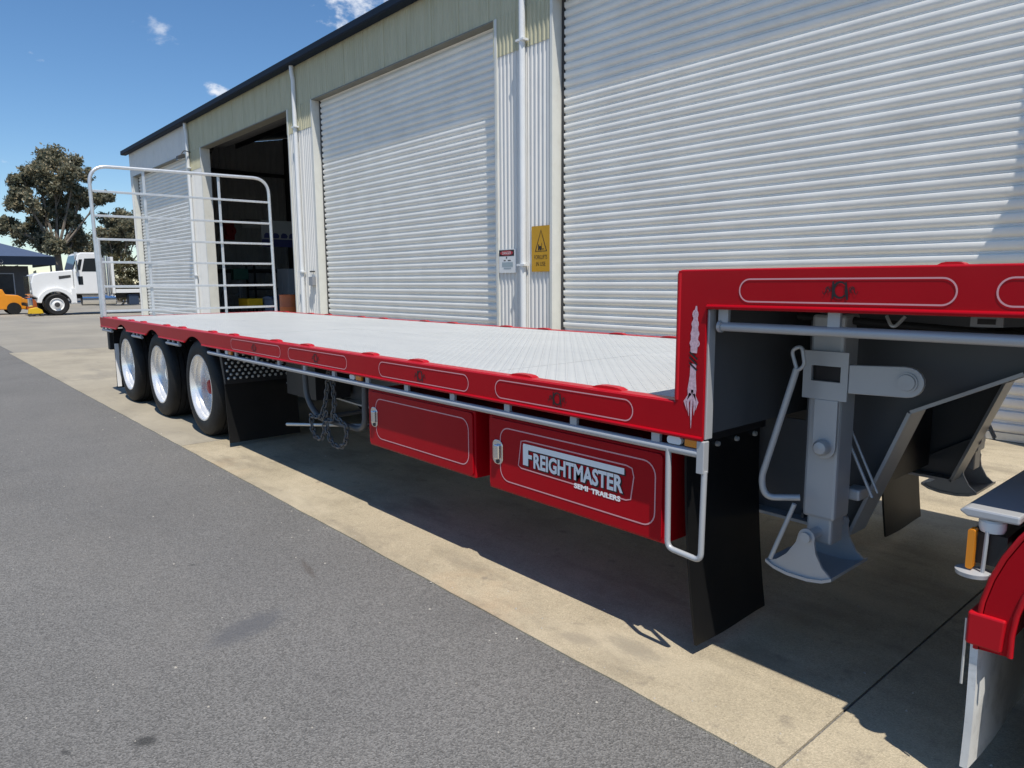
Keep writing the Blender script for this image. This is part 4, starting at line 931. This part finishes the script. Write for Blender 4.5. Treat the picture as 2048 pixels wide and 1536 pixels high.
# spare carrier: hoop of tube under the deck
q = MB(); q.tube(fillet([(-5.22, 2.40, 0.92), (-5.20, 2.40, 0.60), (-5.05, 2.42, 0.47), (-4.42, 2.42, 0.475), (-4.30, 2.40, 0.52), (-4.28, 2.40, 0.92)], 0.10, 6), 0.022, 10); sc_ = obj('spare_carrier', q, 'grey_chassis', tr, smooth=50)
q = MB(); q.tube([(-5.05, 2.42, 0.47), (-5.05, 3.1, 0.47)], 0.018, 8); q.tube([(-4.45, 2.42, 0.475), (-4.45, 3.1, 0.475)], 0.018, 8); obj('carrier_arm', q, 'grey_chassis', sc_, smooth=50)
q = MB(); q.tube([(-5.50, 2.36, 0.36), (-4.30, 2.55, 0.50)], 0.013, 8); obj('winch_bar', q, 'galvanised', sc_, smooth=50)
q = MB(); q.box(-5.9, -5.35, 2.55, 2.86, 0.55, 0.86); obj('air_tank_bracket', q, 'black_paint', tr)
# chain hung over the carrier
def chain(pts, link=0.046):
    mb = MB(); P = [Vector(p) for p in pts]; L_ = [0]
    for a, b in zip(P[:-1], P[1:]): L_.append(L_[-1]+(b-a).length)
    s_ = 0; k = 0
    def at(s0):
        for i in range(len(P)-1):
            if s0 <= L_[i+1]+1e-9:
                return P[i].lerp(P[i+1], (s0-L_[i])/max(L_[i+1]-L_[i], 1e-9)), (P[i+1]-P[i]).normalized()
        return P[-1], (P[-1]-P[-2]).normalized()
    while s_ < L_[-1]:
        c, t_ = at(s_); u_ = t_.cross(Vector((0, 1, 0.2))).normalized(); w_ = t_.cross(u_)
        if k % 2: u_, w_ = w_, u_
        lp_ = []
        for i in range(10):
            a = 2*math.pi*i/10; lp_.append(c+t_*(math.cos(a)*link*0.62)+u_*(math.sin(a)*link*0.36))
        mb.tube(lp_, 0.0062, 5, closed=True); s_ += link*0.78; k += 1
    return mb
top_ = (-4.74, 2.37, 0.88)
def loop(x0, x1, zb, ztop):
    return [(x0+(x1-x0)*(0.5-0.5*math.cos(math.pi*i/12)), 2.365, ztop-(ztop-zb)*math.sin(math.pi*i/12)**0.7) for i in range(13)]
ch = empty('tie_down_chain', (-4.8, 2.37, 0.3), 'dark steel load chain hanging in loops from the spare carrier', 'chain')
obj('chain_links', chain([top_, (-4.82, 2.37, 0.62), (-4.90, 2.365, 0.50)] + loop(-5.06, -4.84, 0.33, 0.49) + [(-4.80, 2.365, 0.55)]), 'grey_chassis', ch, smooth=60)
obj('chain_links', chain([(-4.70, 2.37, 0.88), (-4.68, 2.37, 0.62), (-4.72, 2.365, 0.50)] + loop(-4.80, -4.50, 0.32, 0.49) + [(-4.68, 2.365, 0.55)]), 'grey_chassis', ch, smooth=60)
# --- loading gate standing in pockets at the rear
gate = empty('loading_gate', (XR+0.08, 3.4, ZL1), 'tall silver tubular gate standing at the rear of the trailer deck', 'gate')
gx = XR+0.09
q = MB(); q.tube(fillet([(gx, Y0+0.01, ZL1), (gx, Y0-0.005, 3.045), (gx, Y1-0.06, 3.075), (gx, Y1-0.04, ZL1)], 0.24, 8), 0.023, 12); obj('frame', q, 'galvanised', gate, smooth=50)
for z in (1.125, 1.458, 1.785, 2.09, 2.40, 2.72):
    q = MB(); q.box(gx-0.012, gx+0.012, Y0+0.02, Y1-0.06, z-0.015, z+0.015); obj('rail', q, 'galvanised', gate, bevel=0.004)
for y in (2.865, 3.885):
    q = MB(); q.box(gx-0.032, gx-0.0125, y-0.018, y+0.018, ZL1+0.003, 3.055); obj('upright', q, 'galvanised', gate, bevel=0.004)
q = MB(); q.tube([(gx, Y0+0.03, 2.09), (gx+0.02, Y0+0.03, 1.06)], 0.03, 10); obj('gate_latch_tube', q, 'galvanised', gate, smooth=50)

# ================================================================== PRIME MOVER (rear end under the gooseneck)
pm = empty('prime_mover', (1.5, 3.45, 0), 'red prime mover coupled under the trailer gooseneck', 'truck')
PX = 0.022; PZ = 0.50
for y in (3.05, 3.80):
    q = MB(); q.box(-0.55, 6.0, y, y+0.08, 0.72, 0.98); obj('chassis_rail', q, 'black_paint', pm, bevel=0.005)
# rear cross bar: silver, bull-nosed, with lamps below its end
q = MB(); q.prism([(-0.648, 0.848), (-0.632, 0.862), (-0.50, 0.862), (-0.50, 0.838), (-0.625, 0.834)], 'y', 2.235, 4.65); lb = obj('rear_bar', q, 'silver_paint', pm, bevel=0.006)
q = MB(); q.box(-0.62, -0.53, 2.26, 4.62, 0.70, 0.79); obj('lamp_board', q, 'black_paint', pm)
for (ya, sg) in ((2.235, 1), (4.65, -1)):
    q = MB(); q.lathe([(0, 0.0), (0, 0.030), (0.012, 0.034), (0.03, 0.034), (0.036, 0.028)], (-0.572, ya+sg*0.04, 0.796), 'z', 20); a_ = obj('clear_lamp', q, 'clear_lens', pm, smooth=40)
    q = MB(); q.prism(rrect(-0.620, -0.602, 0.685, 0.80, 0.006, 3), 'y', min(ya, ya+sg*0.03), max(ya, ya+sg*0.03)); obj('amber_lamp', q, 'amber_lens', pm)
    q = MB(); q.cyl((-0.580, ya+sg*0.012, 0.675), (-0.576, ya+sg*0.012, 0.80), 0.0055, 8); obj('lamp_stay', q, 'silver_paint', pm)
    q = MB(); q.lathe([(0, 0), (0, 0.044), (0.012, 0.046), (0.016, 0.03), (0.018, 0)], (-0.605, ya+sg*0.025, 0.664), 'z', 24); obj('lamp_foot', q, 'silver_paint', pm, smooth=40)
for ax in (PX, PX+1.32):
    for (ya, far) in ((2.27, False), (4.62, True)):
        wheel(pm, ax, ya, PZ-0.02, far=far, hub='black_paint'); wheel(pm, ax, ya+(0.33 if not far else -0.33), PZ-0.02, far=far, inner=True)
        # quarter guards: curved red sheet with rolled edges
        y0_, y1_ = (2.235, 2.86) if not far else (4.03, 4.655)
        pts = arc(ax, PZ, 0.60, 184, 60, 18) if ax == PX else arc(ax, PZ, 0.60, 120, -4, 18)
        q = MB(); inner = [(ax+(x-ax)*0.985, PZ+(z-PZ)*0.985) for x, z in pts]; q.prism(pts+inner[::-1], 'y', y0_, y1_); gd = obj('wheel_guard', q, 'red_paint', pm, smooth=40)
        q = MB(); yo = y0_ if not far else y1_
        ring = [(ax+(x-ax)*0.862, PZ+(z-PZ)*0.862) for x, z in pts]
        q.prism(pts+ring[::-1], 'y', min(yo, yo+(0.006 if not far else -0.006)), max(yo, yo+(0.006 if not far else -0.006))); obj('guard_flange', q, 'red_paint', gd)
        q = MB(); q.tube([(x, yo, z) for x, z in ring], 0.008, 8); obj('guard_edge', q, 'red_bright', gd, smooth=50)
        q = MB(); q.tube([(x, yo+0.003, z) for x, z in pts], 0.008, 8); obj('guard_edge', q, 'red_bright', gd, smooth=50)
        if ax == PX:
            q = MB(); q.prism([(ax-0.622, PZ-0.03), (ax-0.535, PZ-0.03), (ax-0.53, PZ+0.066), (ax-0.622, PZ+0.066)], 'y', y0_-0.012, y1_); ct = obj('flap_clamp', q, 'red_bright', gd, bevel=0.006)
            q = MB(); q.cyl((ax-0.626, yo+(0.0 if not far else -0.0), PZ-0.16), (ax-0.626, yo, PZ+0.04), 0.004, 6); obj('clamp_wire', q, 'galvanised', gd)
    a_ = MB(); a_.cyl((ax, 2.5, PZ-0.02), (ax, 4.4, PZ-0.02), 0.075, 14); obj('axle', a_, 'black_paint', pm, smooth=50)
for (a, b) in ((2.235, 2.85), (4.04, 4.65)):
    f_ = flap('mudflap', PX-0.612, a, b, 0.085, 0.485, 'white_flap', bow=0.0, th=0.02); f_.parent = pm; f_.matrix_parent_inverse = parent_world(pm).inverted()
q = MB(); q.prism([(-0.35, 1.05), (0.1, 1.17), (1.4, 1.20), (1.4, 1.225), (0.1, 1.225), (-0.35, 1.09)], 'y', 3.0, 3.93); obj('turntable', q, 'black_paint', pm, bevel=0.01)
q = MB(); q.prism([(-0.50, 0.99), (-0.32, 1.06), (-0.32, 1.09), (-0.50, 1.02)], 'y', 3.0, 3.2); q.prism([(-0.50, 0.99), (-0.32, 1.06), (-0.32, 1.09), (-0.50, 1.02)], 'y', 3.73, 3.93); obj('ramp', q, 'silver_paint', pm)

# ================================================================== FAR YARD
# white bonneted truck parked beyond the shed, bonnet towards the road
wt = empty('white_truck', (-41.2, 8.5, 0), 'white bonneted day cab truck parked past the end of the shed', 'truck')
WXn, WXf = -40.0, -42.35
q = MB(); q.prism([(5.25, 0.95), (5.22, 1.55), (5.32, 1.92), (5.60, 2.02), (6.95, 2.16), (6.95, 1.05), (6.78, 1.05)] + arc(6.16, 0.52, 0.66, 40, 150, 10) + [(5.45, 0.80)], 'x', WXf+0.18, WXn-0.18); bn = obj('bonnet', q, 'truck_white', wt, bevel=0.05, seg=3)
q = MB(); q.prism(arc(6.16, 0.52, 0.80, 5, 172, 12) + arc(6.16, 0.52, 0.62, 172, 5, 12), 'x', WXn-0.42, WXn-0.01); obj('front_guard', q, 'truck_white', wt, bevel=0.02)
q = MB(); q.prism([(6.75, 0.55), (7.0, 0.55), (7.0, 1.3), (6.82, 1.3)], 'x', WXn-0.40, WXn-0.02); obj('guard_skirt', q, 'truck_white', wt, bevel=0.02)
q = MB(); q.prism([(6.96, 1.00), (6.96, 2.10), (7.18, 2.90), (7.32, 2.985), (8.10, 3.0), (8.22, 2.9), (8.25, 1.00)], 'x', WXf, WXn); cb_ = obj('cab', q, 'truck_white', wt, bevel=0.05, seg=3)
q = MB(); q.prism([(7.30, 2.08), (7.45, 2.70), (7.98, 2.72), (8.02, 2.08)], 'x', WXn-0.02, WXn+0.006); obj('side_window', q, 'dark_glass', cb_)
q = MB(); q.prism([(7.08, 2.15), (7.22, 2.66), (7.36, 2.66), (7.24, 2.15)], 'x', WXn-0.02, WXn+0.005); obj('vent_window', q, 'dark_glass', cb_)
q = MB(); q.prism([(6.95, 2.2), (7.16, 2.86), (7.15, 2.86), (6.94, 2.2)], 'x', WXf+0.15, WXn-0.15); obj('windscreen', q, 'dark_glass', cb_)
q = MB(); q.box(WXn+0.001, WXn+0.03, 7.95, 8.08, 1.72, 1.78); obj('door_handle', q, 'black_paint', cb_)
q = MB(); q.prism([(7.12, 1.45), (7.32, 1.45), (7.32, 1.85), (7.12, 1.85)], 'x', WXn+0.001, WXn+0.008); obj('lower_window', q, 'dark_glass', cb_)
q = MB(); q.box(WXn+0.05, WXn+0.25, 7.02, 7.10, 2.05, 2.6); q.box(WXn-0.02, WXn+0.05, 7.04, 7.07, 2.1, 2.14); obj('mirror', q, 'chrome', wt, bevel=0.02)
q = MB(); q.prism([(6.35, 1.72), (6.85, 1.80), (6.85, 1.92), (6.35, 1.86)], 'x', WXn-0.179, WXn-0.17); obj('bonnet_vent', q, 'dark_steel', bn)
q = MB(); q.box(WXf+0.35, WXn-0.35, 5.16, 5.22, 0.98, 1.88); obj('grille', q, 'chrome', wt, bevel=0.02)
q = MB(); q.box(WXf+0.1, WXn-0.05, 5.0, 5.2, 0.45, 0.85); obj('bumper', q, 'chrome', wt, bevel=0.05)
q = MB(); q.lathe([(0, 0.12), (-0.05, 0.10), (-0.06, 0)], (WXn-0.45, 5.22, 1.15), 'y', 16); obj('headlight', q, 'clear_lens', wt)
q = MB(); q.cyl((WXn-0.2, 8.42, 0.9), (WXn-0.2, 8.42, 2.85), 0.09, 14); obj('exhaust_stack', q, 'chrome', wt, smooth=50)
q = MB(); q.cyl((WXn-0.25, 7.15, 1.2), (WXn-0.25, 7.15, 3.0), 0.07, 12); obj('snorkel', q, 'galvanised', wt, smooth=50)
q = MB(); q.box(WXf+0.1, WXn-0.08, 8.60, 8.72, 1.0, 2.80); obj('headboard', q, 'truck_white', wt, bevel=0.02)
q = MB(); q.box(WXf+0.75, WXn-0.75, 5.3, 14.0, 0.78, 1.02); obj('chassis', q, 'dark_steel', wt)
q = MB(); q.box(WXf, WXn-0.02, 8.73, 13.5, 1.03, 1.2); obj('tray', q, 'truck_white', wt, bevel=0.01)
q = MB(); q.box(WXn-0.04, WXn-0.01, 8.75, 13.4, 1.28, 1.36); q.box(WXn-0.04, WXn-0.01, 10.0, 10.08, 1.2, 2.6); obj('side_rail', q, 'truck_white', wt)
q = MB(); q.cyl((WXn-0.35, 7.25, 0.72), (WXn-0.35, 8.7, 0.72), 0.28, 18); obj('fuel_tank', q, 'chrome', wt, smooth=50)
q = MB(); q.box(WXn-0.62, WXn-0.10, 9.3, 9.75, 0.45, 0.95); obj('battery_box', q, 'bin_blue', wt, bevel=0.02)
def truck_wheel(parent, x, y, z, r=0.52):
    q = MB(); q.lathe([(0.0, 0.30), (0.03, r-0.06), (0.0, r-0.02), (-0.04, r), (-0.26, r), (-0.30, r-0.03), (-0.30, 0.3)], (x, y, z), 'x', 36, closed=True); w_ = obj('wheel', q, 'black_rubber', parent, smooth=35)
    q = MB(); q.lathe([(0.0, 0.305), (0.015, 0.29), (0.0, 0.27), (-0.05, 0.25), (0.0, 0.13), (0.03, 0.12), (0.035, 0.0)], (x, y, z), 'x', 30); obj('rim', q, 'truck_white', w_, smooth=35)
    q = MB(); q.lathe([(0.0, 0.12), (0.09, 0.10), (0.10, 0.0)], (x+0.02, y, z), 'x', 20); obj('hub', q, 'dark_steel', w_, smooth=35)
for y in (6.16, 11.0, 12.35):
    truck_wheel(wt, WXn-0.02, y, 0.52); truck_wheel(wt, WXf+0.32, y, 0.52)

# orange machine by the blue roofed building
om = empty('orange_loader', (-43.5, 3.8, 0), 'orange yard machine with raised arm beside the white truck', 'machine')
q = MB(); q.prism([(3.2, 0.25), (5.3, 0.25), (5.35, 0.75), (5.0, 0.95), (4.5, 1.0), (4.4, 1.25), (3.2, 1.25)], 'x', -44.6, -43.2); obj('body', q, 'machine_orange', om, bevel=0.04)
q = MB(); q.prism([(3.9, 1.25), (4.3, 1.25), (4.05, 1.9), (3.5, 2.0), (3.5, 1.8)], 'x', -44.0, -43.7); obj('arm', q, 'machine_orange', om, bevel=0.02)
q = MB(); q.prism([(5.3, 0.22), (5.75, 0.22), (5.85, 0.55), (5.6, 0.85), (5.36, 0.8)], 'x', -44.5, -43.3); obj('bucket', q, 'drum_orange', om, bevel=0.02)
for y in (3.6, 4.8):
    q = MB(); q.cyl((-43.25, y, 0.3), (-43.10, y, 0.3), 0.3, 20); obj('wheel', q, 'black_rubber', om, smooth=40)
    q = MB(); q.cyl((-44.7, y, 0.3), (-44.55, y, 0.3), 0.3, 20); obj('wheel', q, 'black_rubber', om, smooth=40)
yj = empty('floor_jack', (-40.2, 5.3, 0), 'small yellow jack on the ground by the truck wheel', 'jack')
q = MB(); q.prism([(4.95, 0.12), (5.55, 0.12), (5.5, 0.30), (5.3, 0.42), (5.0, 0.36)], 'x', -40.1, -39.75); obj('body', q, 'machine_yellow', yj, bevel=0.02)
for y in (5.02, 5.48):
    q = MB(); q.cyl((-40.12, y, 0.075), (-39.72, y, 0.075), 0.07, 12); obj('wheel', q, 'dark_steel', yj, smooth=40)

# low building with a blue hipped roof
hb_ = empty('blue_roof_office', (-58, 2, 0), 'low dark office building with a hipped blue steel roof', 'building')
BX, BXb = -56.0, -64.0
q = MB(); q.box(BXb, BX, -12, 7.2, 0, 2.65); obj('wall', q, 'dark_steel', hb_)
ez, rz = 3.25, 5.1
v = [(BX+0.9, -13, ez), (BX+0.9, 8.55, ez), (BXb-0.9, 8.55, ez), (BXb-0.9, -13, ez), (-60, 3.2, rz), (-60, -9, rz)]
q = MB(); q.add(v, [(0, 1, 4, 5), (1, 2, 4), (2, 3, 5, 4), (3, 0, 5), (3, 2, 1, 0)]); obj('roof', q, 'colorbond_blue', hb_)
q = MB(); q.box(BX+0.84, BX+0.95, -13, 8.6, ez-0.55, ez-0.01); q.box(BXb, BX+0.839, 8.5, 8.6, ez-0.55, ez-0.01); obj('verandah_fascia', q, 'roof_blue', hb_)
for y in (-9, -5.5, -2, 1.5, 5.0, 8.3):
    q = MB(); q.box(BX+0.75, BX+0.83, y, y+0.09, 0, ez-0.56); obj('verandah_post', q, 'roof_blue', hb_)
for y in (0.2, 2.6, 5.0):
    q = MB(); q.box(BX+0.005, BX+0.04, y, y+1.4, 0.8, 2.2); wn = obj('window', q, 'cabinet_grey', hb_)
    q = MB(); q.box(BX+0.041, BX+0.046, y+0.06, y+1.34, 0.86, 2.14); obj('pane', q, 'dark_glass', wn)
q = MB(); q.lathe([(0, 0.10), (-0.08, 0.07), (-0.1, 0)], (BX+0.97, 5.7, ez-0.35), 'x', 12); obj('wall_lamp', q, 'clear_lens', hb_)

# trees: tapered trunk and limbs, crown of leaf sprays round the branch ends
def tree(name, label, base, clumps, trunk_r, leafmat, n_leaf, leaf, rnd, cat='tree', fork=0.35):
    t_ = empty(name, base, label, cat)
    b = Vector(base); zmax = max(c[2] for c in clumps)
    fk = Vector((base[0], base[1]+0.2, base[2]+(zmax-base[2])*fork))
    tk = MB()
    tk.tube([b, b.lerp(fk, 0.5)+Vector((0.1, 0.12, 0)), fk], [trunk_r, trunk_r*0.8, trunk_r*0.66], 10)
    cr_ = MB(); rr = random.Random(rnd)
    for (cx_, cy_, cz_, rx_, rz_) in clumps:
        c = Vector((cx_, cy_, cz_))
        mid = fk.lerp(c, 0.5)+Vector((rr.uniform(-.3, .3), rr.uniform(-.3, .3), -0.10*(c-fk).length*0.3))
        tk.tube([fk-Vector((0, 0, 0.1)), mid, c+Vector((0, 0, rz_*0.3))], [trunk_r*0.42, trunk_r*0.26, trunk_r*0.07], 6)
        for k in range(4):
            e_ = c+Vector((rr.uniform(-1, 1)*rx_*0.7, rr.uniform(-1, 1)*rx_*0.7, rr.uniform(-0.2, 0.8)*rz_)); tk.tube([mid.lerp(c, 0.4), e_], [trunk_r*0.12, trunk_r*0.03], 5)
        # leaf sprays gather in small bunches inside the clump, thicker on its upper side
        nb = 26
        for bq in range(nb):
            while True:
                d = Vector((rr.uniform(-1, 1), rr.uniform(-1, 1), rr.uniform(-0.75, 1)))
                if 0.30 < d.length < 1: break
            bc = c+Vector((d.x*rx_, d.y*rx_, d.z*rz_)); br_ = rr.uniform(0.20, 0.40)*rx_
            for k in range(n_leaf//nb):
                p = bc+Vector((rr.gauss(0, 0.5)*br_, rr.gauss(0, 0.5)*br_, rr.gauss(0, 0.42)*br_))
                a = Vector((rr.uniform(-1, 1), rr.uniform(-1, 1), rr.uniform(-1.2, 0.2))).normalized(); w_ = a.cross(Vector((rr.uniform(-1, 1), rr.uniform(-1, 1), rr.uniform(-1, 1)))).normalized()
                l_ = leaf*rr.uniform(0.6, 1.5); wd = l_*rr.uniform(0.16, 0.30)
                cr_.add([p-a*l_*0.5, p+w_*wd, p+a*l_*0.5, p-w_*wd], [(0, 1, 2, 3)])
    obj('trunk', tk, 'trunk_bark', t_, smooth=50)
    obj('crown', cr_, leafmat, t_, fix=False)
    return t_
tree('gum_tree', 'tall spreading gum tree with olive crown behind the white truck', (-66, 10.3, 0),
     [(-67.8, 11.42, 11.12, 1.46, 0.93), (-66.49, 9.81, 9.94, 1.12, 0.82), (-65.18, 12.15, 10.01, 1.17, 0.98), (-67.47, 8.74, 9.22, 0.85, 0.68), (-66.16, 10.82, 8.99, 1.28, 0.91), (-64.85, 8.44, 7.59, 0.94, 0.87), (-67.15, 11.18, 7.46, 1.32, 1.08), (-65.84, 12.39, 8.2, 0.91, 0.85), (-64.53, 13.69, 8.17, 0.71, 0.54), (-66.82, 9.73, 6.59, 1.0, 0.84), (-65.51, 7.58, 5.67, 0.81, 0.58), (-67.8, 9.09, 5.29, 1.2, 0.85), (-66.49, 11.66, 6.28, 0.9, 1.01), (-65.18, 10.12, 4.44, 1.13, 0.75), (-67.47, 12.07, 4.98, 0.78, 1.03)],
     0.34, 'gum_leaves', 2990, 0.25, 3)
tree('gum_tree', 'smaller rounded gum tree seen through the loading gate', (-64.3, 14.2, 0),
     [(-65.2, 14.77, 6.54, 1.18, 0.79), (-64.33, 13.77, 5.28, 0.93, 0.7), (-63.45, 15.12, 5.47, 0.95, 0.93), (-64.98, 14.28, 4.15, 0.95, 0.71), (-64.2, 16.0, 6.0, 1.2, 1.0), (-64.8, 17.2, 5.0, 1.2, 1.0)],
     0.2, 'gum_leaves', 2600, 0.25, 5)
tree('gum_tree', 'distant dark gum tree above the white truck cab', (-90.3, 17.0, 0),
     [(-91.2, 17.27, 6.24, 1.17, 1.19), (-90.33, 17.96, 4.87, 1.08, 0.87), (-89.45, 15.91, 5.06, 0.94, 0.84)], 0.2, 'gum_leaves', 1300, 0.28, 8)
tree('garden_shrub', 'bushy olive shrub growing behind the white truck tray', (-55.2, 12.3, 0),
     [(-56.2, 12.09, 2.76, 0.66, 0.75), (-55.33, 12.75, 2.58, 0.73, 0.89), (-54.45, 12.01, 1.56, 0.9, 0.84), (-55.98, 13.29, 1.38, 0.81, 0.9), (-55.11, 11.07, 1.23, 0.6, 0.6), (-55.4, 14.2, 2.4, 0.9, 1.1), (-55.3, 12.6, 0.8, 1.2, 0.7)],
     0.07, 'shrub_leaves', 1300, 0.16, 9, cat='shrub', fork=0.2)
# low line of scrub along the far boundary
far = MB(); rr = random.Random(21)
for k in range(15000):
    y = rr.uniform(-120, 90); hgt = 2.2+1.3*math.sin(y*0.21)+0.9*math.sin(y*0.57+1)
    p = Vector((-118+rr.uniform(-3, 3), y, abs(rr.gauss(0, 0.6))*hgt))
    a = Vector((rr.uniform(-1, 1), rr.uniform(-1, 1), rr.uniform(-1, 1))).normalized(); w_ = a.orthogonal().normalized(); l_ = rr.uniform(0.5, 1.1)
    far.add([p-a*l_*0.5, p+w_*l_*0.3, p+a*l_*0.5, p-w_*l_*0.3], [(0, 1, 2, 3)])
fo = obj('boundary_scrub', far, 'gum_leaves', kind='stuff', fix=False)
tag(fo, 'low grey green scrub along the far boundary of the yard', 'scrub')

# loose grit on the asphalt and concrete
gr_ = MB(); rr = random.Random(5)
for k in range(420):
    x = rr.uniform(-9, -0.3); y = rr.uniform(0.2, 3.6) if k % 3 else rr.gauss(1.95, 0.12); r_ = abs(rr.gauss(0, 0.0026))+0.0012
    if y < 0.15: continue
    z0 = 0.0085 if y > EDGE-0.01 else 0.0
    n5 = 5; a0 = rr.uniform(0, 6)
    ring = [(x+r_*rr.uniform(0.7, 1.2)*math.cos(a0+2*math.pi*i/n5), y+r_*rr.uniform(0.7, 1.2)*math.sin(a0+2*math.pi*i/n5), z0) for i in range(n5)]
    gr_.add(ring+[(x, y, z0+r_*rr.uniform(0.6, 1.1))], [(i, (i+1) % n5, n5) for i in range(n5)])
gt2 = obj('loose_grit', gr_, 'grit', kind='stuff')
tag(gt2, 'scattered pale grit on the asphalt and concrete apron', 'grit')
